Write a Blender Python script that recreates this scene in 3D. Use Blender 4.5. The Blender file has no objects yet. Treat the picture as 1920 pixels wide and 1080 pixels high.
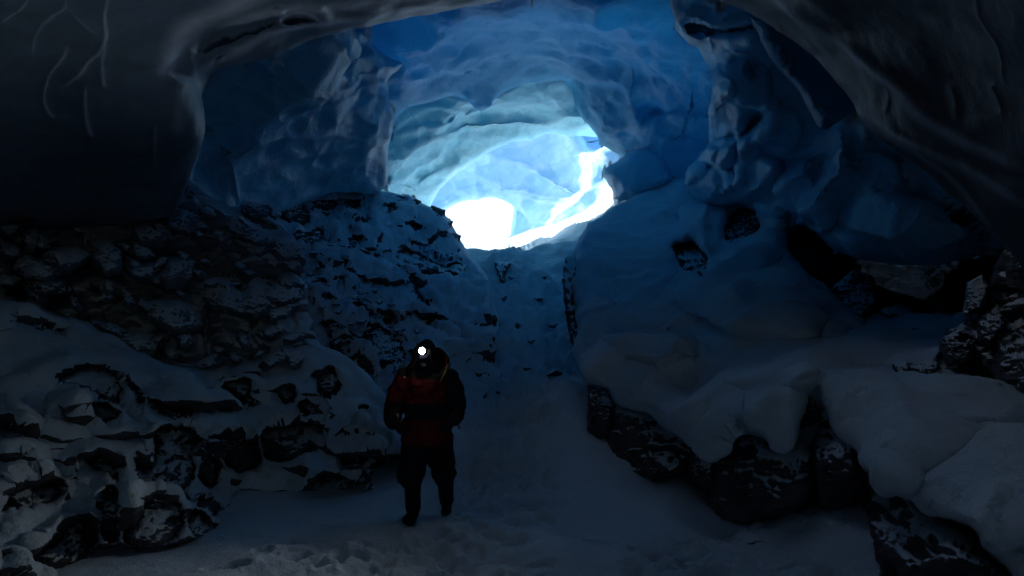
import bpy, math, random
import numpy as np
from mathutils import Vector

random.seed(5)
RS = np.random.RandomState(7)
scene = bpy.context.scene
COL = scene.collection
R = math.radians

# ------------------------------------------------------------------ camera
FPX = 1274.0                       # focal length in pixels of the 1920 px wide photograph
PITCH = R(5.6)
CAM = np.array([0.0, 0.0, 1.65])
cam_data = bpy.data.cameras.new('camera')
cam_data.sensor_width = 36.0
cam_data.lens = FPX / 1920.0 * 36.0
cam_data.clip_end = 3000.0
cam = bpy.data.objects.new('camera', cam_data)
cam.location = CAM
cam.rotation_euler = (R(90) + PITCH, 0, 0)
COL.objects.link(cam)
scene.camera = cam
CP, SP = math.cos(PITCH), math.sin(PITCH)


def at(px, py, Y):
    """world point at distance Y (along +y) that is seen at pixel (px, py)"""
    px, py, Y = np.broadcast_arrays(np.asarray(px, float), np.asarray(py, float), np.asarray(Y, float))
    a = (px - 960.0) / FPX
    b = -(py - 540.0) / FPX
    t = Y / (CP - b * SP)
    return np.stack([t * a, Y, CAM[2] + t * (SP + b * CP)], -1)


# ------------------------------------------------------------------ noise
def _hash(ix, iy, iz, k):
    h = (ix * 374761393 + iy * 668265263 + iz * 2147483647 + k * 1274126177) & 0xFFFFFFFF
    h = ((h ^ (h >> 13)) * 1274126177) & 0xFFFFFFFF
    h = ((h ^ (h >> 16)) * 2246822519) & 0xFFFFFFFF
    h = h ^ (h >> 15)
    return (h & 0xFFFFFF) / float(0xFFFFFF)


def perlin(p, seed=0):
    p = np.asarray(p, float)
    i = np.floor(p).astype(np.int64)
    f = p - i
    u = f * f * f * (f * (f * 6 - 15) + 10)
    out = 0
    for dx in (0, 1):
        wx = u[..., 0] if dx else 1 - u[..., 0]
        for dy in (0, 1):
            wy = u[..., 1] if dy else 1 - u[..., 1]
            for dz in (0, 1):
                wz = u[..., 2] if dz else 1 - u[..., 2]
                a = i[..., 0] + dx
                b = i[..., 1] + dy
                c = i[..., 2] + dz
                gx = _hash(a, b, c, seed) * 2 - 1
                gy = _hash(a, b, c, seed + 1) * 2 - 1
                gz = _hash(a, b, c, seed + 2) * 2 - 1
                out = out + wx * wy * wz * (gx * (f[..., 0] - dx) + gy * (f[..., 1] - dy) + gz * (f[..., 2] - dz))
    return out * 1.4


def fbm(p, octv=4, seed=0, gain=0.5):
    s, a, q = 0, 1.0, np.asarray(p, float)
    for k in range(octv):
        s = s + a * perlin(q, seed + 11 * k)
        q = q * 2.03 + 7.1
        a *= gain
    return s


def voronoi(p, seed=0, jit=0.9):
    """F1, F2, and the nearest cell's id and centre"""
    p = np.asarray(p, float)
    i = np.floor(p).astype(np.int64)
    f1 = np.full(p.shape[:-1], 9.0)
    f2 = np.full(p.shape[:-1], 9.0)
    cc = np.zeros(p.shape)
    cid = np.zeros(p.shape, np.int64)
    for dx in (-1, 0, 1):
        for dy in (-1, 0, 1):
            for dz in (-1, 0, 1):
                a = i[..., 0] + dx
                b = i[..., 1] + dy
                c = i[..., 2] + dz
                q = np.stack([a + 0.5 + jit * (_hash(a, b, c, seed) - 0.5), b + 0.5 + jit * (_hash(a, b, c, seed + 1) - 0.5),
                              c + 0.5 + jit * (_hash(a, b, c, seed + 2) - 0.5)], -1)
                d = np.sqrt(((q - p) ** 2).sum(-1))
                near = d < f1
                f2 = np.where(near, f1, np.minimum(f2, d))
                f1 = np.where(near, d, f1)
                cc = np.where(near[..., None], q, cc)
                cid = np.where(near[..., None], np.stack([a, b, c], -1), cid)
    return f1, f2, cc, cid


def facet(p, seed=0):
    """broken-rock relief: every cell a randomly tilted, randomly raised flat plate"""
    f1, f2, cc, cid = voronoi(p, seed)
    a, b, c = cid[..., 0], cid[..., 1], cid[..., 2]
    g = np.stack([_hash(a, b, c, seed + 5 + k) * 2 - 1 for k in range(3)], -1)
    off = _hash(a, b, c, seed + 9) - 0.5
    crack = np.clip((f2 - f1) / 0.14, 0, 1)
    return off * 0.9 + ((p - cc) * g).sum(-1) * 0.8 - 0.35 * (1 - crack)


def scallop(p, seed=0):
    """ice cups: smooth bowls that meet in thin crests; returns relief (0..1) and crest mask"""
    w = np.stack([perlin(p * 0.7, seed + 31), perlin(p * 0.7 + 9, seed + 32), perlin(p * 0.7 + 17, seed + 33)], -1)
    f1, f2, cc, cid = voronoi(p + 0.9 * w, seed, 0.95)
    crest = np.clip(1 - (f2 - f1) / 0.16, 0, 1) ** 2
    return np.clip(f1, 0, 1.1) ** 1.8, crest


def sstep(a, b, x):
    t = np.clip((x - a) / (b - a), 0, 1)
    return t * t * (3 - 2 * t)


# ------------------------------------------------------------------ 2-D helpers on the picture plane
def tps(ctrl):
    """smooth surface through (px, py, value) points"""
    c = np.array(ctrl, float)
    q = c[:, :2] / 500.0
    n = len(c)

    def U(r2):
        return np.where(r2 > 1e-12, r2 * np.log(np.maximum(r2, 1e-12)), 0)
    K = U(((q[:, None] - q[None]) ** 2).sum(-1)) + np.eye(n) * 2e-3
    Pm = np.hstack([np.ones((n, 1)), q])
    A = np.block([[K, Pm], [Pm.T, np.zeros((3, 3))]])
    w = np.linalg.solve(A, np.concatenate([c[:, 2], np.zeros(3)]))

    def f(px, py):
        px, py = np.broadcast_arrays(np.asarray(px, float), np.asarray(py, float))
        x = np.stack([px, py], -1) / 500.0
        s = w[n] + w[n + 1] * x[..., 0] + w[n + 2] * x[..., 1]
        for k in range(n):
            s = s + w[k] * U(((x - q[k]) ** 2).sum(-1))
        return s
    return f


def chaikin(poly, n=1):
    p = np.array(poly, float)
    for _ in range(n):
        q = np.roll(p, -1, 0)
        p = np.stack([0.75 * p + 0.25 * q, 0.25 * p + 0.75 * q], 1).reshape(-1, 2)
    return p


def resample(poly, d):
    p = np.array(poly, float)
    q = np.roll(p, -1, 0)
    out = []
    for a, b in zip(p, q):
        n = max(1, int(np.hypot(*(b - a)) / d))
        for k in range(n):
            out.append(a + (b - a) * k / n)
    return np.array(out)


def wiggle(poly, amp, wl, seed):
    p = resample(poly, wl / 3.0)
    z = np.full(len(p), seed * 3.7)
    q = np.stack([p[:, 0] / wl, p[:, 1] / wl, z], -1)
    return p + amp * np.stack([perlin(q, seed), perlin(q + 5.5, seed + 3)], -1) * 1.6


def poly_dist(px, py, poly):
    """signed distance to a polygon (inside +), and the closest boundary point"""
    p = np.array(poly, float)
    q = np.roll(p, -1, 0)
    best = np.full(px.shape, 1e18)
    bx = np.zeros(px.shape)
    by = np.zeros(px.shape)
    inside = np.zeros(px.shape, bool)
    for (x0, y0), (x1, y1) in zip(p, q):
        dx, dy = x1 - x0, y1 - y0
        L = dx * dx + dy * dy
        if L < 1e-12:
            continue
        t = np.clip(((px - x0) * dx + (py - y0) * dy) / L, 0, 1)
        cx, cy = x0 + t * dx, y0 + t * dy
        d = (px - cx) ** 2 + (py - cy) ** 2
        m = d < best
        best = np.where(m, d, best)
        bx = np.where(m, cx, bx)
        by = np.where(m, cy, by)
        if dy != 0:
            inside ^= ((y0 > py) != (y1 > py)) & (px < dx * (py - y0) / dy + x0)
    d = np.sqrt(best)
    return np.where(inside, d, -d), bx, by


def line_dist(px, py, line):
    best = np.full(px.shape, 1e18)
    p = np.array(line, float)
    n = len(p) - 1
    pos = np.zeros(px.shape)
    for k in range(n):
        (x0, y0), (x1, y1) = p[k], p[k + 1]
        dx, dy = x1 - x0, y1 - y0
        t = np.clip(((px - x0) * dx + (py - y0) * dy) / max(dx * dx + dy * dy, 1e-9), 0, 1)
        d = (px - x0 - t * dx) ** 2 + (py - y0 - t * dy) ** 2
        m = d < best
        best = np.where(m, d, best)
        pos = np.where(m, (k + t) / n, pos)
    return np.sqrt(best), pos


def smooth_line(line):
    p = np.array(line, float)
    for _ in range(2):
        q = [p[0]]
        for a, b in zip(p[:-1], p[1:]):
            q += [0.75 * a + 0.25 * b, 0.25 * a + 0.75 * b]
        q.append(p[-1])
        p = np.array(q)
    return p


# ------------------------------------------------------------------ mesh helpers
def mesh_obj(name, V, F, mat, smooth=True, parent=None, attrs=None):
    V = np.asarray(V, np.float32)
    F = np.asarray(F, np.int32)
    me = bpy.data.meshes.new(name)
    n, k = F.shape
    me.vertices.add(len(V))
    me.vertices.foreach_set('co', V.ravel())
    me.loops.add(n * k)
    me.loops.foreach_set('vertex_index', F.ravel())
    me.polygons.add(n)
    me.polygons.foreach_set('loop_start', np.arange(0, n * k, k, dtype=np.int32))
    me.polygons.foreach_set('loop_total', np.full(n, k, np.int32))
    me.polygons.foreach_set('use_smooth', np.full(n, smooth))
    me.update(calc_edges=True)
    me.validate()
    for an, av in (attrs or {}).items():
        at_ = me.attributes.new(an, 'FLOAT', 'POINT')
        at_.data.foreach_set('value', np.asarray(av, np.float32))
    for m in (mat if isinstance(mat, (list, tuple)) else [mat]):
        me.materials.append(m)
    o = bpy.data.objects.new(name, me)
    COL.objects.link(o)
    if parent is not None:
        o.parent = parent
    return o


def tag(o, label=None, cat=None, group=None, kind=None):
    if label:
        o['label'] = label
    if cat:
        o['category'] = cat
    if group:
        o['group'] = group
    if kind:
        o['kind'] = kind
    return o


# ------------------------------------------------------------------ materials
def new_mat(name):
    m = bpy.data.materials.new(name)
    m.use_nodes = True
    nt = m.node_tree
    b = nt.nodes['Principled BSDF']
    return m, nt, b


def N(nt, typ, **kw):
    n = nt.nodes.new(typ)
    for k, v in kw.items():
        if k in ('ins',):
            for i, val in v.items():
                n.inputs[i].default_value = val
        else:
            setattr(n, k, v)
    return n


def noise_node(nt, scale, detail=4, rough=0.55, vec=None, dist=0.0):
    n = N(nt, 'ShaderNodeTexNoise', ins={'Scale': scale, 'Detail': detail, 'Roughness': rough, 'Distortion': dist})
    if vec is None:
        vec = N(nt, 'ShaderNodeNewGeometry').outputs['Position']
    nt.links.new(vec, n.inputs['Vector'])
    return n


def ramp(nt, src, stops):
    r = N(nt, 'ShaderNodeValToRGB')
    el = r.color_ramp.elements
    while len(el) < len(stops):
        el.new(0.5)
    for e, (p, c) in zip(el, stops):
        e.position = p
        e.color = c if len(c) == 4 else (*c, 1)
    nt.links.new(src, r.inputs['Fac'])
    return r


def mixc(nt, fac, a, b):
    m = N(nt, 'ShaderNodeMix', data_type='RGBA')
    for s, i in ((fac, 0), (a, 6), (b, 7)):
        if hasattr(s, 'is_linked') or isinstance(s, bpy.types.NodeSocket):
            nt.links.new(s, m.inputs[i])
        elif i == 0:
            m.inputs[i].default_value = s
        else:
            m.inputs[i].default_value = (*s, 1)
    return m.outputs[2]


def math_node(nt, op, a, b=None, c=None, clamp=False):
    m = N(nt, 'ShaderNodeMath', operation=op, use_clamp=clamp)
    for i, s in enumerate((a, b, c)):
        if s is None:
            continue
        if isinstance(s, bpy.types.NodeSocket):
            nt.links.new(s, m.inputs[i])
        else:
            m.inputs[i].default_value = s
    return m.outputs[0]


def bump(nt, bsdf, height, strength, dist):
    b = N(nt, 'ShaderNodeBump', ins={'Strength': strength, 'Distance': dist})
    nt.links.new(height, b.inputs['Height'])
    nt.links.new(b.outputs['Normal'], bsdf.inputs['Normal'])
    return b


def attr(nt, name):
    return N(nt, 'ShaderNodeAttribute', attribute_name=name).outputs['Fac']


def ice_material(name, deep, pale, frost_glow, frost_glow_amt=0.6, rough=0.42, scale=0.5, spec=0.15, bumps=0.5, trans=0.0, tcol=(0.08, 0.36, 0.66)):
    m, nt, b = new_mat(name)
    n1 = noise_node(nt, scale, 5, 0.6, dist=0.6)
    base = ramp(nt, n1.outputs['Fac'], [(0.3, deep), (0.7, pale)])
    fr = attr(nt, 'frost_glow')  # crest mask: glow of light through thin ice, put into the colour
    n2 = noise_node(nt, 6.0, 4, 0.65)
    f = math_node(nt, 'MULTIPLY', fr, math_node(nt, 'MULTIPLY_ADD', n2.outputs['Fac'], 0.8, 0.55), clamp=True)
    f = math_node(nt, 'MULTIPLY', f, frost_glow_amt, clamp=True)
    c = mixc(nt, f, base.outputs['Color'], frost_glow)
    nt.links.new(c, b.inputs['Base Color'])
    r = math_node(nt, 'MULTIPLY_ADD', n1.outputs['Fac'], 0.25, rough - 0.1, clamp=True)
    nt.links.new(r, b.inputs['Roughness'])
    b.inputs['Specular IOR Level'].default_value = spec
    n3 = noise_node(nt, 28.0, 3, 0.6)
    n4 = noise_node(nt, 3.0, 5, 0.6, dist=0.8)
    h = math_node(nt, 'MULTIPLY_ADD', n4.outputs['Fac'], 3.0, n3.outputs['Fac'])
    bp = bump(nt, b, h, bumps, 0.03)
    if trans > 0:                     # thin glacier ice lets the daylight above it through
        t = N(nt, 'ShaderNodeBsdfTranslucent')
        t.inputs['Color'].default_value = (*tcol, 1)
        nt.links.new(bp.outputs['Normal'], t.inputs['Normal'])
        mx = N(nt, 'ShaderNodeMixShader')
        mx.inputs[0].default_value = trans
        nt.links.new(b.outputs[0], mx.inputs[1])
        nt.links.new(t.outputs[0], mx.inputs[2])
        nt.links.new(mx.outputs[0], nt.nodes['Material Output'].inputs['Surface'])
    return m


def rock_nodes(nt, dark, light):
    n1 = noise_node(nt, 2.2, 6, 0.65, dist=0.5)
    mp = N(nt, 'ShaderNodeMapping')
    mp.inputs['Scale'].default_value = (1.2, 1.2, 7.0)
    mp.inputs['Rotation'].default_value = (0.3, 0.45, 0)
    nt.links.new(N(nt, 'ShaderNodeNewGeometry').outputs['Position'], mp.inputs['Vector'])
    n2 = noise_node(nt, 2.5, 6, 0.6, vec=mp.outputs['Vector'])
    f = math_node(nt, 'ADD', math_node(nt, 'MULTIPLY', n1.outputs['Fac'], 0.5), math_node(nt, 'MULTIPLY', n2.outputs['Fac'], 0.5))
    rp = ramp(nt, f, [(0.36, dark), (0.62, light)])
    n3 = noise_node(nt, 16.0, 6, 0.7)
    h = math_node(nt, 'ADD', math_node(nt, 'MULTIPLY', n2.outputs['Fac'], 1.6), math_node(nt, 'MULTIPLY', n3.outputs['Fac'], 0.7))
    return rp.outputs['Color'], h


SNOW = (0.74, 0.81, 0.83)


def rock_material(name, dark, light, snow_lo=0.45, snow_hi=0.75, snow_amt=1.0, patch=0.9, pscale=2.2):
    m, nt, b = new_mat(name)
    c, h = rock_nodes(nt, dark, light)
    g = N(nt, 'ShaderNodeNewGeometry')
    sx = N(nt, 'ShaderNodeSeparateXYZ')
    nt.links.new(g.outputs['Normal'], sx.inputs[0])
    n = noise_node(nt, pscale, 5, 0.6)
    v = math_node(nt, 'ADD', sx.outputs['Z'], math_node(nt, 'MULTIPLY_ADD', n.outputs['Fac'], patch, -0.5 * patch))
    f = N(nt, 'ShaderNodeMapRange', interpolation_type='SMOOTHSTEP', ins={1: snow_lo, 2: snow_hi, 3: 0.0, 4: snow_amt})
    nt.links.new(v, f.inputs[0])
    col = mixc(nt, f.outputs[0], c, SNOW)
    nt.links.new(col, b.inputs['Base Color'])
    b.inputs['Roughness'].default_value = 0.8
    b.inputs['Specular IOR Level'].default_value = 0.25
    bump(nt, b, h, 0.7, 0.05)
    return m


def snow_material(name, rock_dark=(0.035, 0.037, 0.042), rock_light=(0.13, 0.132, 0.14), bumps=1.0, tint=SNOW, bare=None):
    m, nt, b = new_mat(name)
    c, h = rock_nodes(nt, rock_dark, rock_light)
    a = attr(nt, 'rock')
    ns = noise_node(nt, 1.3, 4, 0.6)
    sn = ramp(nt, ns.outputs['Fac'], [(0.3, tuple(x * 0.93 for x in tint)), (0.7, tint)])
    n0 = noise_node(nt, 9.0, 4, 0.65)
    f = math_node(nt, 'ADD', a, math_node(nt, 'MULTIPLY', math_node(nt, 'MULTIPLY_ADD', n0.outputs['Fac'], 1.2, -0.6), a))
    f = N(nt, 'ShaderNodeMapRange', interpolation_type='SMOOTHSTEP', ins={1: 0.35, 2: 0.6, 3: 0.0, 4: 1.0})
    mul = math_node(nt, 'ADD', a, math_node(nt, 'MULTIPLY', a, math_node(nt, 'MULTIPLY_ADD', n0.outputs['Fac'], 1.4, -0.7)))
    if bare:                          # snow does not hold on overhanging faces
        g = N(nt, 'ShaderNodeNewGeometry')
        sx = N(nt, 'ShaderNodeSeparateXYZ')
        nt.links.new(g.outputs['Normal'], sx.inputs[0])
        nb = noise_node(nt, 2.6, 5, 0.65)
        st = N(nt, 'ShaderNodeMapRange', interpolation_type='SMOOTHSTEP', ins={1: bare[0], 2: bare[1], 3: 1.0, 4: 0.0})
        nt.links.new(math_node(nt, 'ADD', sx.outputs['Z'], math_node(nt, 'MULTIPLY_ADD', nb.outputs['Fac'], bare[2], -.5 * bare[2])), st.inputs[0])
        mul = math_node(nt, 'MAXIMUM', mul, st.outputs[0])
    nt.links.new(mul, f.inputs[0])
    col = mixc(nt, f.outputs[0], sn.outputs['Color'], c)
    nt.links.new(col, b.inputs['Base Color'])
    b.inputs['Roughness'].default_value = 0.75
    b.inputs['Specular IOR Level'].default_value = 0.2
    n1 = noise_node(nt, 5.0, 6, 0.6)
    n2 = noise_node(nt, 42.0, 4, 0.7)
    hs = math_node(nt, 'ADD', math_node(nt, 'MULTIPLY', n1.outputs['Fac'], 1.4 * bumps), math_node(nt, 'MULTIPLY', n2.outputs['Fac'], 0.55))
    mx = N(nt, 'ShaderNodeMix', data_type='FLOAT')
    nt.links.new(f.outputs[0], mx.inputs[0])
    nt.links.new(hs, mx.inputs[2])
    nt.links.new(h, mx.inputs[3])
    bump(nt, b, mx.outputs[0], 0.8, 0.05)
    return m


def cloth_material(name, col, rough=0.75):
    m, nt, b = new_mat(name)
    n = noise_node(nt, 14.0, 4, 0.6)
    rp = ramp(nt, n.outputs['Fac'], [(0.3, tuple(x * 0.75 for x in col)), (0.7, col)])
    nt.links.new(rp.outputs['Color'], b.inputs['Base Color'])
    b.inputs['Roughness'].default_value = rough
    b.inputs['Specular IOR Level'].default_value = 0.2
    n2 = noise_node(nt, 22.0, 3, 0.5, dist=1.0)
    bump(nt, b, n2.outputs['Fac'], 0.4, 0.02)
    return m


M_ICE_NEAR = ice_material('frost_glow_ice', (0.055, 0.095, 0.14), (0.10, 0.155, 0.205), (0.50, 0.58, 0.68), 0.9, 0.45, 0.8, .25, .16)  # pale colour holds frost and painted headlamp glow
M_ICE_DARK = ice_material('dark_frost_glow_ice', (0.014, 0.023, 0.034), (0.026, 0.040, 0.055), (0.30, 0.36, 0.44), 0.6, 0.55, 0.8, .12, .16)  # darker copy of the near ice; dimness put into its colour
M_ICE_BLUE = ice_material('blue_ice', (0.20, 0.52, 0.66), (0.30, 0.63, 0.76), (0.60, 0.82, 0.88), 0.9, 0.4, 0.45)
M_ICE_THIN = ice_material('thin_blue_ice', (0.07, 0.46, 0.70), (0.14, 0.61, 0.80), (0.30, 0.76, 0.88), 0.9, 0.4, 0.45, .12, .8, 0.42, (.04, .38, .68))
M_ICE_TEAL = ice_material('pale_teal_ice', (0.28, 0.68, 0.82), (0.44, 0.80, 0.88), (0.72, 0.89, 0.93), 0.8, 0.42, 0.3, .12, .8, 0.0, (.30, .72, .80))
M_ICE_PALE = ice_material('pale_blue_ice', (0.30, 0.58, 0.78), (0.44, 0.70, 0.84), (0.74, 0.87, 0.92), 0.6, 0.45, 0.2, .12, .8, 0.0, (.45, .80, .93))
M_SNOW = snow_material('snow')
M_SNOW_BLUE = snow_material('cave_snow', tint=(0.70, 0.79, 0.83))
M_SLOPE = snow_material('rubble_snow', tint=(0.72, 0.80, 0.84), bare=(.04, .20, .75))
M_PILE = snow_material('pile_snow', bare=(-.20, -.02, .5))
M_ICE_FIN = ice_material('shaded_ice', (0.07, 0.22, 0.32), (0.10, 0.28, 0.38), (0.25, 0.40, 0.48), 0.5, 0.5, 0.5, .1)  # blue ice darkened so its lit edge dims; shade put into colour
M_ROCK = rock_material('dark_rock', (0.03, 0.031, 0.034), (0.12, 0.12, 0.13), 0.66, 0.86, 1.0, .45, 3.0)
M_ROCK_SNOWY = rock_material('snow_dusted_rock', (0.045, 0.047, 0.052), (0.16, 0.16, 0.17), 0.36, 0.62, 1.0, .6, 3.5)
M_ROCK_WALL = rock_material('wall_rock', (0.10, 0.12, 0.15), (0.30, 0.335, 0.385), 0.36, 0.60, .9, .9, 1.1)
M_ROCK_BARE = rock_material('bare_rock', (0.02, 0.021, 0.024), (0.08, 0.08, 0.085), 0.95, 1.2, .3)


# ------------------------------------------------------------------ relief sheets
def cushion(px, py, lobes):
    """pillows of drifted snow: rounded cushions that meet in creases"""
    px, py = np.broadcast_arrays(np.asarray(px, float), np.asarray(py, float))
    bulge = np.zeros(px.shape)
    for lx, ly, rx, ry, ang, lh in lobes:
        ca, sa = math.cos(R(ang)), math.sin(R(ang))
        wx_ = (px - lx) + 7 * perlin(np.stack([px / 40, py / 40, px * 0 + lx], -1), 61)
        wy_ = (py - ly) + 5 * perlin(np.stack([px / 40, py / 40, px * 0 + ly], -1), 62)
        r2 = ((wx_ * ca + wy_ * sa) / rx) ** 2 + ((-wx_ * sa + wy_ * ca) / ry) ** 2
        bulge = np.maximum(bulge, lh * np.clip(1 - r2, 0, 1) ** .6)
    return bulge


def sheet(name, poly, ctrl, mat, step=4, skirt=40, back=4.0, roll=0.5, rollR=30, edge_amp=3, edge_wl=30, seed=1,
          recess=(), ridges=(), disp=(), smooth=True, rock_base=0.0, frost_glow_base=0.0, lip=0.05, cap=1.6, lobes=()):
    """A continuous piece of cave surface: real distance from a smooth depth field, rounded at its outline,
    folded back into the mass behind along the outline, and carved / displaced in world space."""
    f_ = ctrl if callable(ctrl) else tps(ctrl)

    def f(x_, y_):                    # outside the traced range the surface simply runs on
        return f_(np.clip(x_, -100, 2045), np.clip(y_, -125, 1160))
    pl = wiggle(chaikin(poly, 1), edge_amp, edge_wl, seed)
    x0, y0 = pl.min(0) - skirt - step
    x1, y1 = pl.max(0) + skirt + step
    nx, ny = int((x1 - x0) / step) + 1, int((y1 - y0) / step) + 1
    gx, gy = np.meshgrid(x0 + np.arange(nx) * step, y0 + np.arange(ny) * step)
    sd, bx, by = poly_dist(gx, gy, pl)
    out = sd < 0
    px = np.where(out, bx, gx)
    py = np.where(out, by, gy)
    Y = f(px, py)
    Y0 = Y.copy()
    d_in = np.clip(sd, 0, rollR) / rollR
    Y = Y + roll * (1 - np.sqrt(np.clip(1 - (1 - d_in) ** 2, 0, 1)))
    rock = np.full(px.shape, float(rock_base))
    frost_glow = np.full(px.shape, float(frost_glow_base))
    for k, (rp, rdep, rw) in enumerate(recess):
        rp = np.array(rp, float)
        c, mx = rp.mean(0), np.abs(rp - rp.mean(0)).max() + 80
        m = (np.abs(px - c[0]) < mx) & (np.abs(py - c[1]) < mx)
        if not m.any():
            continue
        rd, _, _ = poly_dist(px[m], py[m], wiggle(chaikin(rp, 1), 3.2, 17, seed + k))
        Y[m] += rdep * sstep(-1, rw, rd) - lip * (.35 + 1.3 * sstep(20, -25, py[m] - c[1])) * np.exp(-((rd + 12) / 12) ** 2)
        rock[m] = np.maximum(rock[m], sstep(0, rw * 0.6, rd))
    for k, rg in enumerate(ridges):
        ln, w, h = rg[:3]
        fr = rg[3] if len(rg) > 3 else 0.6
        d, pos = line_dist(px, py, smooth_line(ln))
        taper = np.clip(np.minimum(pos, 1 - pos) * 5, 0.25, 1)
        g = np.exp(-np.abs(d / w) ** 1.5) * taper
        h = np.minimum(h, cap * w * Y0 / FPX)
        Y = Y - h * g
        frost_glow = np.maximum(frost_glow, fr * np.exp(-(d / (0.45 * w)) ** 2) * taper)  # ridge lines paler: transmitted light put into the colour, with frost
    bulge = cushion(px, py, lobes)
    Y = Y - bulge * np.clip(1 - rock, 0, 1)
    Pw = at(px, py, Y)
    push = np.where(out, back * (np.clip(-sd, 0, skirt + 2 * step) / skirt) ** 1.3, 0)
    # normal, towards the camera; along the outline relief is laid on straight towards the viewer side so folds stay clean
    du = np.gradient(Pw, axis=1)
    dv = np.gradient(Pw, axis=0)
    nn = np.cross(du, dv)
    nn /= np.maximum(np.linalg.norm(nn, axis=-1, keepdims=True), 1e-9)
    vd = CAM - Pw
    vd /= np.linalg.norm(vd, axis=-1, keepdims=True)
    nn[(nn * vd).sum(-1) < 0] *= -1
    k_in = sstep(2, 16, sd)[..., None]
    nn = nn * k_in + vd * (1 - k_in)
    nn /= np.maximum(np.linalg.norm(nn, axis=-1, keepdims=True), 1e-9)
    amp = 0.5 + 0.5 * sstep(0, 12, sd)
    for fn in disp:
        h, fr = fn(Pw, rock)
        Pw = Pw + nn * (h * amp)[..., None]
        if fr is not None:
            frost_glow = np.maximum(frost_glow, fr)
    Pw = Pw + (at(px, py, Y + push) - at(px, py, Y))
    keep = sd > -skirt - step
    idx = np.arange(nx * ny).reshape(ny, nx)
    q = np.stack([idx[:-1, :-1], idx[:-1, 1:], idx[1:, 1:], idx[1:, :-1]], -1)
    km = keep[:-1, :-1] | keep[:-1, 1:] | keep[1:, 1:] | keep[1:, :-1]
    F = q[km]
    used = np.unique(F)
    remap = np.full(nx * ny, -1)
    remap[used] = np.arange(len(used))
    o = mesh_obj(name, Pw.reshape(-1, 3)[used], remap[F], mat, smooth, attrs={'rock': rock.ravel()[used], 'frost_glow': frost_glow.ravel()[used]})
    return o, f


def d_scallop(scale, amp, seed, stretch=(1, 1, 1), fr=0.5, warp=0.0):
    st = np.array(stretch, float) / scale

    def fn(p, rock):
        h, crest = scallop(p * st, seed)
        return amp * (h - 0.4), fr * crest  # crests coloured paler, in place of light shining through them
    return fn


def d_fbm(scale, amp, seed, octv=4, stretch=(1, 1, 1), ridged=False):
    st = np.array(stretch, float) / scale

    def fn(p, rock):
        n = fbm(p * st, octv, seed)
        if ridged:
            n = 0.6 - 2 * np.abs(n)
        return amp * n, None
    return fn


def d_facet(scale, amp, seed, only_rock=False, stretch=(1, 1, 1)):
    st = np.array(stretch, float) / scale

    def fn(p, rock):
        w = 0.25 * np.stack([perlin(p * st * 1.7, seed + 50), perlin(p * st * 1.7 + 4, seed + 51), perlin(p * st * 1.7 + 8, seed + 52)], -1)
        h = facet(p * st + w, seed)
        return amp * h * (rock if only_rock else 1), None
    return fn


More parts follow.
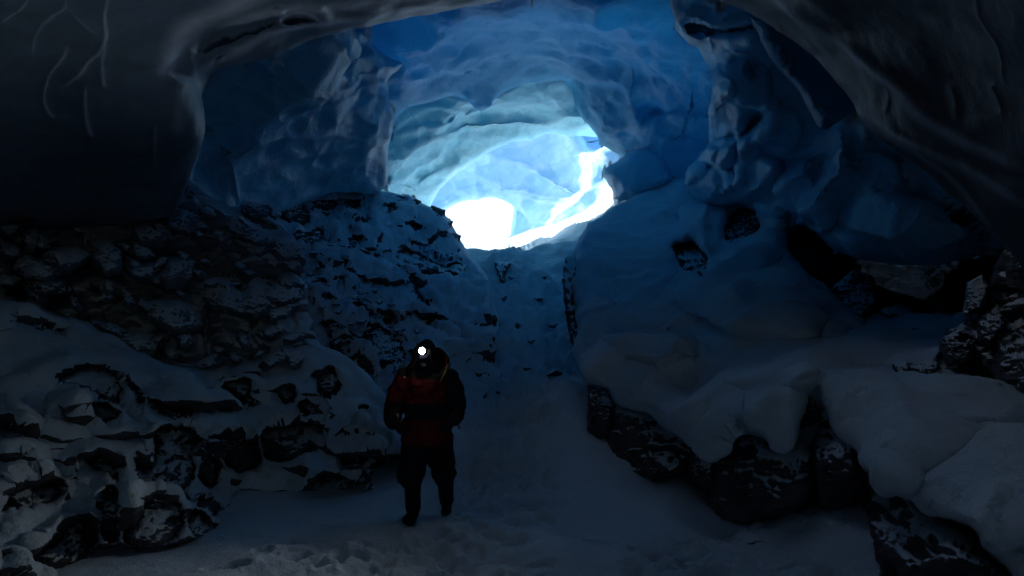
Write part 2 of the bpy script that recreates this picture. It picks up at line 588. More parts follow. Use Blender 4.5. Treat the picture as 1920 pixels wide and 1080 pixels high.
# ------------------------------------------------------------------ single rocks
def rock_mesh(name, poly, fY, off, thick, mat, seed, label, cat='rock', group=None, n_ang=72, n_ring=10, rough=0.15, smooth=True, grid=None):
    """one closed boulder: outline on an even grid, broken flat planes in front, a rounded back"""
    rs = np.random.RandomState(seed)
    pl = wiggle(poly, 1.5, 9, seed)
    c = pl.mean(0)
    ext = np.ptp(pl, axis=0)
    st = grid or max(1.3, ext.max() / 62.0)
    x0, y0 = pl.min(0) - 1.6 * st
    nx, ny = int(ext[0] / st) + 5, int(ext[1] / st) + 5
    gx, gy = np.meshgrid(x0 + np.arange(nx) * st, y0 + np.arange(ny) * st)
    sd, bx, by = poly_dist(gx, gy, pl)
    px, py = np.where(sd < 0, bx, gx), np.where(sd < 0, by, gy)
    sdc = np.clip(sd, 0, None)
    rin = sdc.max()
    Yc = float(fY(c[0], c[1])) + off
    size = Yc / FPX * ext.mean() / 2
    u = sdc / rin
    # plateau profile, cut by random planes
    h = np.clip(u * 1.9, 0, 1)
    h = 1 - (1 - h) ** 2.2
    X, Z = (px - c[0]) / (ext.max() / 2), (py - c[1]) / (ext.max() / 2)
    for k in range(9):
        a, r = rs.uniform(0, 2 * math.pi), rs.uniform(.1, .8)
        sl_ = rs.uniform(.5, 1.6)
        h = np.minimum(h, 1.05 - sl_ * (X * math.cos(a) + Z * math.sin(a) - r))
    # top planes tilt back so that they can carry snow
    h = np.clip(h * (0.72 + 0.28 * np.clip((Z + 1) / 1.1, 0, 1)), 0, 1.1) * sstep(0, .12, u)
    Yb = fY(px, py) + off
    P_ = at(px, py, Yb - thick * h)
    du, dv = np.gradient(P_, axis=1), np.gradient(P_, axis=0)
    nr_ = np.cross(du, dv)
    nr_ /= np.maximum(np.linalg.norm(nr_, axis=-1, keepdims=True), 1e-9)
    vd = CAM - P_
    vd /= np.linalg.norm(vd, axis=-1, keepdims=True)
    nr_[(nr_ * vd).sum(-1) < 0] *= -1
    sc = max(size * .55, .05)
    q = P_ / sc
    q = q + .3 * np.stack([perlin(q * 1.5, 5), perlin(q * 1.5 + 5, 6), perlin(q * 1.5 + 9, 7)], -1)
    d = facet(q * np.array([1, 1, 1.5]), seed % 97) * .8 + .35 * facet(q * 2.7, seed % 89) + .3 * fbm(q * 2.2, 3, seed % 31)
    P_ = P_ + nr_ * (rough * min(size, .6) * d * sstep(0, .25, u))[..., None]
    B_ = at(c[0] + (px - c[0]) * (1 - .25 * u), c[1] + (py - c[1]) * (1 - .25 * u), Yb + thick * (1.2 * np.sqrt(np.clip(u, 0, 1))))
    keep = sd > -1.45 * st
    idx = np.arange(nx * ny).reshape(ny, nx)
    q4 = np.stack([idx[:-1, :-1], idx[1:, :-1], idx[1:, 1:], idx[:-1, 1:]], -1)
    km = keep[:-1, :-1] & keep[:-1, 1:] & keep[1:, 1:] & keep[1:, :-1]
    F = q4[km]
    F = np.concatenate([F, F[:, ::-1] + nx * ny])
    V = np.concatenate([P_.reshape(-1, 3), B_.reshape(-1, 3)])
    usedv = np.unique(F)
    remap = np.full(len(V), -1)
    remap[usedv] = np.arange(len(usedv))
    o = mesh_obj(name, V[usedv], remap[F], mat, smooth)
    tag(o, label, cat, group)
    return o


# ================================================================== THE ICE
EDGE_L0 = [(936, 2), (825, 22), (751, 37), (640, 60), (578, 75), (533, 101), (470, 117), (420, 127), (386, 141), (375, 158),
           (380, 200), (387, 237), (378, 267), (366, 305), (350, 350)]
sheet('ice_ceiling', [(-620, -120), (1120, -120), (1020, -14)] + EDGE_L0 + [(320, 420), (-120, 440), (-620, 520)],
      [(936, 2, 7.22), (640, 60, 6.89), (533, 101, 6.89), (386, 141, 6.72), (387, 237, 7.06), (350, 350, 8.06), (0, 350, 7.22), (183, 365, 8.40),
       (100, 150, 5.54), (0, 0, 3.86), (300, 0, 4.70), (600, -20, 5.71), (200, 250, 6.72), (-120, -120, 2.94), (-120, 400, 7.06), (900, -120, 4.62), (300, 120, 5.88)],
      M_ICE_NEAR, step=3.5, roll=0.5, rollR=45, back=2.5, edge_amp=2, seed=11, frost_glow_base=0.1, cap=.7,
      ridges=[([(0, 59), (30, 41), (59, 11), (66, -20)], 6, .10, .8), ([(130, -20), (130, 24), (107, 41), (78, 63), (67, 85), (62, 110)], 6, .10, .8),
              ([(130, 24), (148, 44), (180, 60)], 6, .06, .4),
              ([(210, -20), (196, 37), (200, 74), (185, 107), (159, 133), (137, 156), (118, 170)], 7, .14, 1.0),
              ([(200, 78), (193, 111), (193, 148), (197, 166)], 9, .10, .7),
              ([(130, 89), (115, 122), (96, 144), (81, 185), (89, 210), (104, 222)], 7, .13, .9),
              ([(161, 163), (159, 200), (165, 237), (175, 260)], 8, .11, .8),
              ([(292, 230), (289, 280), (293, 320)], 6, .08, .5),
              ([(366, 300), (340, 290), (320, 330)], 6, .08, .3),
              ([(560, -60), (430, 5), (345, 55), (322, 100), (300, 160)], 48, .35, .75), ([(960, -40), (760, 0), (620, 10), (480, 20), (400, 60)], 30, .1, .6), ([(360, 150), (340, 200), (330, 260)], 40, .1, .3),  # broad bands: headlamp glow put into the ice colour
              ([(372, 150), (392, 124), (420, 106), (463, 89), (519, 65), (607, 46), (700, 30), (860, 6)], 15, .26, .95),
              ([(300, 90), (298, 105), (304, 118)], 5, .06, .4),
              ([(362, 88), (366, 110), (372, 150), (384, 200), (387, 240)], 10, .2, .4),
              ([(525, 42), (545, 25), (570, 22), (606, 37), (560, 47), (525, 49)], 5, .10, .9)],
      recess=[([(520, 46), (530, 30), (562, 24), (604, 36), (590, 44), (550, 48)], .16, 10),
              ([(362, 88), (385, 68), (444, 56), (500, 38), (515, 34), (515, 52), (463, 72), (410, 92), (375, 112)], .16, 18),
              ([(394, 118), (405, 102), (425, 95), (430, 103), (412, 112), (398, 124)], .25, 8)],
      disp=[d_fbm(1.6, .10, 21, 3), d_scallop(1.5, .09, 23, (1, .6, 1.2), .10), d_fbm(.3, .012, 22, 3)])
tag(bpy.data.objects['ice_ceiling'], 'grey frosted near ice ceiling with branching pale ridges at upper left', kind='structure')

EDGE_R0 = [(1322, -40), (1342, 0), (1387, 14), (1427, 37), (1479, 70), (1516, 97), (1553, 137), (1583, 170), (1605, 200), (1611, 219), (1628, 240),
           (1650, 262), (1701, 296), (1750, 333), (1798, 381), (1827, 405), (1880, 455), (1930, 520)]
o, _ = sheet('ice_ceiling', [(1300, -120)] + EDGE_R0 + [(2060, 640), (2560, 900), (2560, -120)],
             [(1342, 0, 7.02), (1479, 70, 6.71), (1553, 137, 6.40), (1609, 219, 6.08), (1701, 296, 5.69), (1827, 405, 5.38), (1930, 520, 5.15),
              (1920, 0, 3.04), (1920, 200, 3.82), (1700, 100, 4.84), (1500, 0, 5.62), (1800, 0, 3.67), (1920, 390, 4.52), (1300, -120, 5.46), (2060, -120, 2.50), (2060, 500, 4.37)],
             M_ICE_DARK, step=3.5, roll=0.45, rollR=40, back=2.5, edge_amp=2, seed=12, frost_glow_base=0.05,
             ridges=[([(1430, -20), (1457, 4), (1487, 22), (1535, 63), (1590, 100), (1646, 141), (1683, 170), (1713, 207), (1739, 230), (1813, 270), (1868, 296), (1940, 330)], 22, .38, .8),  # rib coloured pale: headlamp light put into the colour
                     ([(1590, 190), (1620, 222), (1664, 252), (1757, 289), (1831, 322), (1887, 359), (1940, 390)], 17, .22, .6),
                     ([(1640, 252), (1701, 274), (1757, 304), (1805, 337), (1842, 378), (1880, 420)], 10, .12, .5),
                     ([(1655, 165), (1662, 180), (1661, 195), (1655, 213)], 5, .07, .8), ([(1765, 166), (1783, 196), (1789, 225)], 5, .07, .6),
                     ([(1822, -10), (1831, 48), (1857, 89), (1870, 126), (1869, 165)], 6, .09, .8), ([(1836, 165), (1855, 195), (1868, 222)], 7, .08, .7)],
             disp=[d_fbm(1.6, .09, 25, 3), d_fbm(.3, .010, 26, 3)])
tag(o, 'dark near ice ceiling sweeping down at upper right with a long grey rib', kind='structure')

# left blue wall
o, _ = sheet('ice_wall', [(300, 0), (560, 20), (640, 40), (690, 60), (702, 92), (728, 108), (757, 118), (749, 128), (729, 148), (716, 170), (732, 185), (738, 200), (740, 215),
                          (734, 244), (727, 281), (728, 333), (720, 352), (708, 366), (641, 357), (577, 374), (520, 398), (440, 450), (300, 450)],
             [(387, 237, 10.2), (450, 150, 10.0), (533, 102, 9.6), (600, 80, 10.4), (702, 92, 14), (755, 118, 16), (740, 215, 16.5), (727, 300, 17.5), (708, 366, 18),
              (640, 357, 17), (577, 374, 15.6), (520, 398, 14.2), (450, 420, 12.8), (600, 200, 12.6), (365, 315, 10.8), (330, 400, 11), (300, 0, 9), (520, 280, 12.2), (640, 40, 11.5)],
             M_ICE_BLUE, step=3, roll=1.0, rollR=45, back=4, edge_amp=3.5, edge_wl=26, seed=13,
             ridges=[([(430, 290), (445, 320), (449, 370), (460, 390)], 9, .28, .6), ([(700, 95), (660, 140), (620, 160), (600, 190)], 7, .18, .8),
                     ([(749, 125), (700, 140), (655, 165), (605, 195)], 6, .18, .8), ([(740, 140), (690, 170), (640, 190), (600, 215)], 6, .15, .7),
                     ([(730, 160), (700, 190), (665, 215), (610, 230)], 6, .15, .7), ([(510, 155), (540, 175), (600, 185)], 7, .16, .5),
                     ([(720, 255), (680, 262), (640, 280), (560, 300), (500, 340)], 8, .14, .5), ([(716, 290), (660, 300), (590, 330), (540, 365)], 8, .12, .4),
                     ([(690, 240), (640, 245), (560, 265), (480, 290), (450, 310)], 8, .12, .35), ([(640, 52), (610, 120), (560, 170)], 6, .1, .4),
                     ([(385, 250), (370, 290), (330, 345)], 6, .15, .6), ([(700, 230), (672, 260), (690, 330)], 6, .12, .6)],
             disp=[d_fbm(2.4, .30, 31, 3), d_scallop(1.7, .42, 33, (.7, .45, 1.3), .35), d_scallop(.6, .12, 34, (.7, .5, 1.2), .5), d_fbm(.4, .02, 32, 3)])
tag(o, 'deep blue ice wall bulging over the left rock slope with a ragged right edge', kind='structure')

# mid ceiling and its right haunch
L2_EDGE = [(742, 218), (748, 206), (795, 194), (847, 180), (880, 186), (897, 206), (915, 202), (930, 182), (955, 165), (1010, 152), (1060, 150), (1073, 156),
           (1075, 185), (1082, 207), (1092, 226), (1110, 241), (1123, 259), (1125, 274), (1142, 276), (1164, 294), (1200, 302)]
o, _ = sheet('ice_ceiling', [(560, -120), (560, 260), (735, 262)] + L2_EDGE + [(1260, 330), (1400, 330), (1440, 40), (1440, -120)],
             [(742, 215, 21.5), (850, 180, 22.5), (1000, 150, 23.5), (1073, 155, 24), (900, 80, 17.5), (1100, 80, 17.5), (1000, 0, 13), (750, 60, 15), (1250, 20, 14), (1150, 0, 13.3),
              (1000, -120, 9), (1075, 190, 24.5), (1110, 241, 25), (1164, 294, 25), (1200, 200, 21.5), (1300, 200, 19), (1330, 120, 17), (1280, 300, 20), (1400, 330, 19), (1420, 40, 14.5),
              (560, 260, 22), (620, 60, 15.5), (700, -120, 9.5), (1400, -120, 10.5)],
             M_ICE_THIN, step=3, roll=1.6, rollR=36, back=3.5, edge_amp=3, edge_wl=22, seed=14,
             recess=[([(1193, 182), (1240, 176), (1282, 190), (1286, 212), (1270, 240), (1240, 250), (1205, 245), (1190, 220)], 1.3, 50)],
             ridges=[([(701, 98), (760, 90), (850, 70), (960, 30), (1040, -20)], 22, .6, .15), ([(895, 205), (880, 175), (900, 155), (925, 158), (935, 182)], 9, .6, .5),
                     ([(925, 160), (960, 140), (1000, 120), (1040, 112), (1075, 118)], 9, .6, .6), ([(940, 185), (985, 150), (1030, 130), (1075, 122)], 7, .45, .6),
                     ([(742, 215), (800, 185), (860, 165), (900, 150)], 7, .4, .5), ([(870, 130), (895, 118), (910, 135)], 7, .4, .4), ([(880, 150), (895, 140), (905, 155)], 6, .4, .4),
                     ([(1085, 110), (1150, 120), (1180, 150), (1175, 190), (1190, 215), (1200, 260)], 8, .5, .3), ([(1286, 190), (1280, 230), (1262, 260), (1235, 275)], 9, .5, .7),
                     ([(1298, 90), (1292, 130), (1296, 180), (1290, 220)], 8, .35, .5), ([(790, 120), (850, 100), (900, 85)], 8, .35, .3), ([(770, 150), (830, 135), (880, 110)], 8, .35, .3)],
             disp=[d_fbm(4.0, .40, 41, 3), d_scallop(2.3, .70, 43, (.7, .5, 1.3), .4), d_scallop(.9, .24, 44, (.7, .6, 1.3), .5), d_scallop(.4, .05, 45, (.7, .6, 1.3), .3), d_fbm(.6, .04, 42, 3)])
tag(o, 'blue scalloped middle ice ceiling arching over the bright opening', kind='structure')

# far ceiling
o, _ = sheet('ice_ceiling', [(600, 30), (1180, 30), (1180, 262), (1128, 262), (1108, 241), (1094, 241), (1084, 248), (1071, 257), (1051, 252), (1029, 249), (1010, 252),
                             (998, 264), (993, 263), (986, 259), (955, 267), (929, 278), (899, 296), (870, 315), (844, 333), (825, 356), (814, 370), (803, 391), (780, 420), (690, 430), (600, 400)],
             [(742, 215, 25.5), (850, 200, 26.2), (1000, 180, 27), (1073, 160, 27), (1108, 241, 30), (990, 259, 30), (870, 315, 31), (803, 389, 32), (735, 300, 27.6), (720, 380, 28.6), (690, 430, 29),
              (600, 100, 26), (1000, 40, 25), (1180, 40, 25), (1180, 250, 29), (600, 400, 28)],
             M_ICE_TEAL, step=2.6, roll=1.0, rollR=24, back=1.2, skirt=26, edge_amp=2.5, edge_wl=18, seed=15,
             ridges=[([(738, 250), (800, 232), (850, 228), (900, 215)], 5, .35, .5), ([(735, 280), (800, 255), (880, 250), (960, 235), (1040, 240)], 6, .4, .5),
                     ([(815, 240), (840, 236), (850, 225), (862, 210), (900, 200)], 4, .3, .5), ([(790, 360), (800, 340), (830, 320), (870, 300), (930, 270)], 6, .5, .4),
                     ([(805, 352), (815, 362), (822, 350), (836, 336)], 4, .35, .2), ([(728, 330), (745, 345), (790, 365)], 6, .3, .4)],
             disp=[d_fbm(4.0, .35, 51, 3), d_scallop(2.2, .60, 53, (.55, .5, 1.5), .35), d_scallop(.9, .22, 54, (.6, .6, 1.4), .5), d_scallop(.42, .05, 55, (.6, .6, 1.4), .3), d_fbm(.8, .04, 52, 3)])
tag(o, 'pale teal rippled far ice ceiling above the daylit cave mouth', kind='structure')

# the bright wall at the mouth, with the arch to the open air
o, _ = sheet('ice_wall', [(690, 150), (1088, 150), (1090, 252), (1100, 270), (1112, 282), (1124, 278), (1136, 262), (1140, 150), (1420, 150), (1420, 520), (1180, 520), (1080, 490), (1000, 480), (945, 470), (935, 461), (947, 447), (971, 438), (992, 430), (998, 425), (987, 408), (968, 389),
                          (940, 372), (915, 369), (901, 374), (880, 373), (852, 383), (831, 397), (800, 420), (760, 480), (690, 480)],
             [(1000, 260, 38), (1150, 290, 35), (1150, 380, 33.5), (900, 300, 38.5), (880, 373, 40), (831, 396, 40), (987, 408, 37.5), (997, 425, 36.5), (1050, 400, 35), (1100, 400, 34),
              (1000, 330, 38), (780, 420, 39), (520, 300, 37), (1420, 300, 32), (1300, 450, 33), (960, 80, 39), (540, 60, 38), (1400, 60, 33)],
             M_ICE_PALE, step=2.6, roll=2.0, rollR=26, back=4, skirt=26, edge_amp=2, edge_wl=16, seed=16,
             ridges=[([(908, 368), (945, 352), (985, 360), (1035, 372), (1070, 368)], 6, .4, .5), ([(905, 372), (960, 362), (1010, 378), (1060, 385)], 5, .35, .5),
                     ([(1120, 262), (1122, 290), (1150, 315), (1140, 360), (1120, 390)], 9, .6, .6), ([(1012, 405), (1050, 392), (1088, 372), (1078, 362)], 5, .3, .5),
                     ([(880, 320), (940, 300), (1000, 320), (1040, 345), (1080, 360)], 8, .4, .3), ([(830, 380), (860, 355), (900, 345)], 5, .3, .4)],
             disp=[d_fbm(4.0, .4, 61, 3), d_scallop(1.9, .50, 63, (.6, .8, 1.3), .4), d_scallop(.9, .12, 64, (.7, 1, 1.3), .3), d_fbm(1.5, .12, 65, 3), d_fbm(.8, .04, 62, 3)])
tag(o, 'bright pale blue ice wall around the white daylight opening', kind='structure')

# right wall with its flowing columns
R1 = [(1268, -120), (1255, 0), (1261, 22), (1266, 59), (1301, 89), (1338, 100), (1342, 122), (1333, 152), (1338, 174), (1335, 185), (1330, 205), (1327, 215), (1345, 222), (1368, 237), (1379, 259),
      (1352, 256), (1335, 262), (1318, 285), (1303, 300), (1288, 318), (1283, 340), (1300, 372), (1335, 388), (1365, 392), (1388, 378), (1410, 392), (1440, 416), (1480, 432), (1503, 418), (1535, 440), (1553, 465), (1617, 490), (1691, 497), (1773, 497), (1879, 468),
      (1990, 420), (1990, 60), (1600, -120)]
o, _ = sheet('ice_wall', R1,
             [(1342, 122, 13), (1335, 185, 13.4), (1300, 89, 13.4), (1266, 40, 13), (1379, 259, 14.4), (1310, 300, 17), (1450, 200, 12.8), (1560, 180, 11.4), (1620, 230, 10.8), (1500, 330, 13),
              (1400, 350, 15.5), (1300, 370, 17.5), (1430, 410, 14.8), (1535, 440, 12.8), (1617, 490, 11.4), (1773, 495, 10.3), (1880, 465, 9.4), (1700, 380, 10.3), (1900, 400, 8.8), (1450, 40, 11.4),
              (1268, -120, 10), (1990, 420, 8.4), (1990, 100, 8.4), (1600, -120, 8.4)],
             M_ICE_BLUE, step=3, roll=1.0, rollR=32, back=1.5, edge_amp=3, edge_wl=22, seed=17, cap=3, 
             lobes=[(1330, 292, 24, 20, 20, .5), (1308, 322, 22, 22, 0, .5), (1356, 300, 17, 30, 20, .5), (1345, 345, 44, 32, -20, .6), (1420, 335, 54, 34, -35, .6), (1490, 362, 36, 58, 30, .6), (1560, 335, 40, 72, 25, .6), (1622, 340, 40, 64, 30, .5),
                    (1665, 410, 100, 62, 25, .6), (1450, 396, 54, 26, -15, .5), (1530, 404, 42, 40, 20, .5), (1730, 430, 120, 60, 12, .6), (1400, 150, 46, 40, 0, .4), (1470, 250, 40, 50, 20, .4), (1650, 320, 60, 40, 35, .4), (1420, 80, 60, 30, 0, .4)],
             recess=[([(1385, 210), (1420, 188), (1448, 200), (1453, 230), (1430, 254), (1398, 270), (1380, 254)], .9, 34),
                     ([(1283, 28), (1330, 44), (1400, 42), (1420, 50), (1390, 70), (1320, 70), (1280, 60)], .8, 14),
                     ([(1390, 110), (1440, 108), (1430, 150), (1400, 160)], .4, 24)],
             ridges=[([(1450, 196), (1457, 225), (1430, 262), (1400, 283), (1396, 320), (1390, 348), (1350, 356), (1327, 372), (1308, 396)], 13, .55, .25),
                     ([(1568, 250), (1583, 281), (1580, 319), (1553, 333), (1527, 370), (1505, 400)], 14, .55, .2), ([(1566, 262), (1569, 290), (1575, 310)], 6, .2, .2),
                     ([(1627, 252), (1613, 285), (1601, 298)], 9, .3, .2), ([(1524, 290), (1498, 322), (1470, 345), (1457, 372)], 12, .45, .2),
                     ([(1457, 300), (1438, 333), (1405, 363), (1370, 385)], 12, .45, .2), ([(1330, 215), (1360, 228), (1385, 250), (1392, 258)], 7, .3, .7),
                     ([(1338, 100), (1345, 140), (1370, 150), (1372, 175), (1350, 190), (1336, 215)], 7, .3, .6), ([(1325, 75), (1332, 95), (1342, 120)], 6, .25, .6),
                     ([(1283, 30), (1310, 38), (1350, 45), (1395, 40), (1420, 36)], 8, .3, .4), ([(1355, 98), (1400, 105), (1440, 112)], 6, .25, .4),
                     ([(1345, 230), (1335, 260), (1320, 285)], 10, .45, .4), ([(1365, 245), (1352, 275), (1330, 300)], 10, .5, .4), ([(1380, 262), (1362, 295), (1345, 315)], 10, .5, .4)],
             disp=[d_fbm(1.8, .22, 71, 3), d_scallop(1.1, .26, 73, (1, .6, 1), .3), d_fbm(.35, .03, 72, 4)])
tag(o, 'dark blue right ice wall with flowing ribs above the snow shelf', kind='structure')

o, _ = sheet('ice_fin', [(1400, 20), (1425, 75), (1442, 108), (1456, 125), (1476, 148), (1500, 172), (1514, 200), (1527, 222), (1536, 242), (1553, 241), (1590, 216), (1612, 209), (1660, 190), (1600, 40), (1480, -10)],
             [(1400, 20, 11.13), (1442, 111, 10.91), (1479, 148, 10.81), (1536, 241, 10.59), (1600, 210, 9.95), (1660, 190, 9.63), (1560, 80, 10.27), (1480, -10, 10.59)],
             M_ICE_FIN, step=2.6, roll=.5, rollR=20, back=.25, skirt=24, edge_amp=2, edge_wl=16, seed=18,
             ridges=[([(1436, 70), (1438, 95), (1446, 112)], 5, .12, .3), ([(1450, 110), (1468, 125), (1474, 140), (1480, 148)], 6, .15, .3), ([(1490, 105), (1480, 125), (1485, 145)], 5, .12, .3), ([(1463, 85), (1466, 100), (1475, 122)], 5, .12, .3)],
             disp=[d_fbm(1.2, .10, 75, 3), d_fbm(.3, .02, 76, 4)])
tag(o, 'thin hanging blue ice fin with a pointed lower tip beside the grey rib', 'ice formation')

o, _ = sheet('ice_boulder', [(1129, 326), (1136, 314), (1170, 292), (1203, 273), (1240, 290), (1256, 312), (1262, 335), (1250, 360), (1188, 378), (1155, 377), (1147, 355), (1134, 341)],
             [(1129, 326, 21.5), (1203, 274, 21), (1260, 320, 20), (1190, 375, 20.5), (1195, 325, 20.4)], M_ICE_BLUE, step=2.2, roll=1.3, rollR=24, back=2.5, skirt=20, edge_amp=2.5, edge_wl=14, seed=19,
             ridges=[([(1262, 300), (1250, 325), (1240, 345)], 6, .3, .7)], disp=[d_fbm(1.5, .18, 77, 3)])
tag(o, 'rounded blue ice block at the top of the right snow slope beside the opening', 'ice block')

# ================================================================== SNOW AND ROCK SLOPES
# ---- far left snowy slope
fC = tps([(600, 690, 11.2), (700, 700, 11.2), (800, 690, 12.2), (900, 720, 13.2), (950, 700, 14), (580, 530, 13.5), (700, 550, 15), (800, 560, 16.2), (900, 560, 17.6), (864, 520, 19), (871, 470, 21.5),
          (850, 420, 22), (780, 375, 22.5), (700, 380, 21), (577, 380, 17.5), (520, 395, 15), (480, 560, 12.5), (500, 720, 10.6), (760, 800, 9.5), (600, 800, 9.6), (950, 480, 22.5), (960, 600, 18)])
C_ROCKS = [
    ([(729, 362), (767, 368), (769, 379), (753, 384), (729, 372)], 'flat dark rock topping the slope beside the pale teal ice'),
    ([(769, 376), (778, 372), (788, 377), (787, 388), (774, 388)], 'small dark rock perched right of the flat topmost rock'),
    ([(810, 388), (832, 395), (832, 409), (820, 418), (803, 405)], 'dark rock corner jutting against the white opening, uppermost of three'),
    ([(838, 412), (848, 415), (846, 425), (838, 428), (830, 420)], 'small rock point jutting against the white opening, middle of three'),
    ([(842, 434), (854, 437), (862, 441), (860, 452), (846, 450), (838, 442)], 'rock point jutting against the white opening, lowest of three'),
    ([(767, 417), (792, 421), (793, 433), (776, 437), (765, 429)], 'dark rock under a snow ledge below the slope crest'),
    ([(808, 444), (827, 440), (832, 448), (812, 452)], 'narrow dark slit of rock between snow cushions near the opening'),
    ([(750, 460), (774, 470), (803, 484), (834, 502), (852, 489), (868, 494), (867, 523), (838, 513), (789, 511), (753, 497)], 'large dark rock face under the icicle hung snow ledge'),
    ([(757, 530), (778, 523), (782, 545), (803, 563), (818, 559), (808, 571), (781, 560), (760, 546)], 'angular rock under a snow cushion mid slope'),
    ([(577, 523), (616, 527), (600, 541), (577, 539)], 'dark flat rock on the slope just right of the rock wall edge'),
    ([(711, 585), (732, 586), (747, 598), (739, 604), (715, 595)], 'small dark rock, left one of the pair below the snow ledge'),
    ([(757, 585), (781, 583), (790, 601), (774, 597)], 'small dark rock, right one of the pair below the snow ledge'),
    ([(796, 597), (832, 600), (824, 608), (797, 611)], 'low dark rock strip above the person beside the gully'),
    ([(882, 609), (908, 606), (921, 617), (898, 622)], 'low dark rock in the gully side, left of a ragged one'),
    ([(922, 590), (934, 600), (932, 620), (919, 613)], 'ragged dark rock standing in the gully snow'),
    ([(699, 615), (715, 608), (724, 622), (754, 636), (748, 672), (728, 690), (710, 693), (696, 658)], 'big dark rock just behind the person to the left of the hood'),
    ([(627, 639), (648, 636), (669, 661), (641, 666), (622, 654)], 'dark rock low on the slope left of the rock behind the person'),
    ([(855, 667), (873, 671), (899, 686), (882, 698), (859, 687)], 'dark rocks in snow right of the person shoulder'),
    ([(929, 495), (957, 495), (948, 516), (951, 545), (940, 531)], 'dark bare streak of rock high in the gully'),
    ([(620, 520), (647, 520), (655, 531), (627, 532)], 'small dark rock high on the snowy slope under the ice wall'),
    ([(662, 681), (683, 685), (698, 700), (670, 699)], 'small dark rock low on the slope left of the person'),
    ([(606, 606), (623, 616), (613, 621), (603, 613)], 'tiny dark stone in snow right of the rock wall'),
    ([(528, 394), (563, 376), (577, 390), (581, 416), (545, 424)], 'dark rock where the blue ice wall meets the slope'),
    ([(581, 376), (648, 372), (683, 380), (670, 404), (641, 402), (584, 391)], 'wide dark rock in shadow under the blue ice wall'),
    ([(595, 392), (630, 405), (616, 417), (600, 408)], 'snow topped slab leaning below the blue ice wall'),
    ([(711, 386), (750, 376), (754, 401), (726, 405)], 'grey rock block below the flat topmost rock'),
    ([(650, 410), (690, 405), (700, 420), (668, 428)], 'dark stone in the rocky band under the blue ice wall'),
    ([(560, 440), (600, 432), (610, 450), (575, 462)], 'half buried dark stone below the wide shadowed rock'),
    ([(640, 446), (684, 440), (690, 458), (655, 466)], 'dark stone in snow left of the icicle ledge'),
    ([(670, 575), (690, 572), (696, 585), (676, 588)], 'tiny dark stone in snow left of the small rock pair'),
    ([(720, 650), (760, 660), (770, 700), (735, 705)], 'shadowed rock half hidden by the person hood'),
]
C_LOBES = [(798.651, 439.168, 43, 22, -1, 0.53), (839.807, 468.121, 37, 20, 23, 0.50), (698.699, 437.715, 49, 32, 33, 0.55), (687.095, 498.479, 74, 27, 25, 0.66), (848.387, 560.847, 60, 32, 17, 0.47), (778.43, 515.477, 39, 19, 21, 0.36), (733.158, 571.059, 68, 31, 15, 0.54), (860.897, 589.291, 47, 23, 27, 0.37), (766.022, 612.243, 30, 22, 13, 0.37), (685.129, 611.302, 40, 22, 25, 0.36), (925.951, 580.565, 27, 27, 26, 0.32), (635.662, 592.121, 40, 30, 6, 0.37), (899.344, 638.342, 37, 30, 31, 0.49), (607.358, 476.146, 36, 23, 44, 0.46), (652.093, 542.964, 47, 26, 8, 0.34), (734.183, 401.053, 46, 22, 10, 0.30), (654.713, 642.27, 32, 28, 20, 0.26), (858.783, 477.663, 25, 21, -10, 0.27), (794.394, 576.327, 42, 20, 3, 0.50), (815.468, 642.19, 40, 28, 34, 0.40)]
rec = [(p, .55, 9) for p, _ in C_ROCKS]
o, _ = sheet('snow_slope', [(470, 400), (535, 388), (580, 358), (641, 350), (705, 356), (733, 361), (770, 368), (788, 379), (810, 390), (831, 397), (833, 410), (846, 415), (843, 433), (853, 437), (860, 442),
                            (858, 454), (872, 464), (882, 480), (905, 500), (930, 560), (940, 640), (955, 700), (900, 760), (850, 860), (560, 860), (470, 760)],
             fC, M_SLOPE, step=3,
             lobes=C_LOBES, roll=.6, rollR=14, back=3, edge_amp=2.5, edge_wl=16, seed=81, recess=rec, cap=2.5, lip=.14,
             ridges=[([(700, 400), (760, 415), (810, 420), (835, 420)], 14, .12, 0), ([(640, 440), (700, 452), (750, 455), (820, 462), (865, 480)], 16, .12, 0), ([(690, 520), (740, 525), (800, 530), (850, 540), (900, 545)], 16, .12, 0),
                     ([(680, 570), (740, 575), (800, 580), (860, 580)], 15, .12, 0), ([(600, 480), (660, 490), (740, 505)], 14, .12, 0), ([(760, 640), (810, 645), (860, 655)], 16, .12, 0), ([(880, 590), (930, 585)], 14, .12, 0), ([(640, 600), (690, 610), (720, 640)], 16, .12, 0)],
             disp=[d_fbm(2.0, .34, 82, 4), d_fbm(.9, .16, 86, 3), d_facet(.7, .15, 83), d_facet(.3, .05, 85), d_fbm(.45, .05, 84, 4)])
tag(o, 'snow covered rock slope climbing behind the person to the cave mouth', kind='structure')
for k, (p, lb) in enumerate(C_ROCKS):
    w = max(np.ptp([q[0] for q in p]), np.ptp([q[1] for q in p]))
    pp = np.array(p, float)
    pp = pp.mean(0) + (pp - pp.mean(0)) * 1.2
    rock_mesh('rock', pp, fC, .45, min(.3 + w * .003, .6), M_ROCK if w > 30 else M_ROCK_BARE, 300 + k, lb)

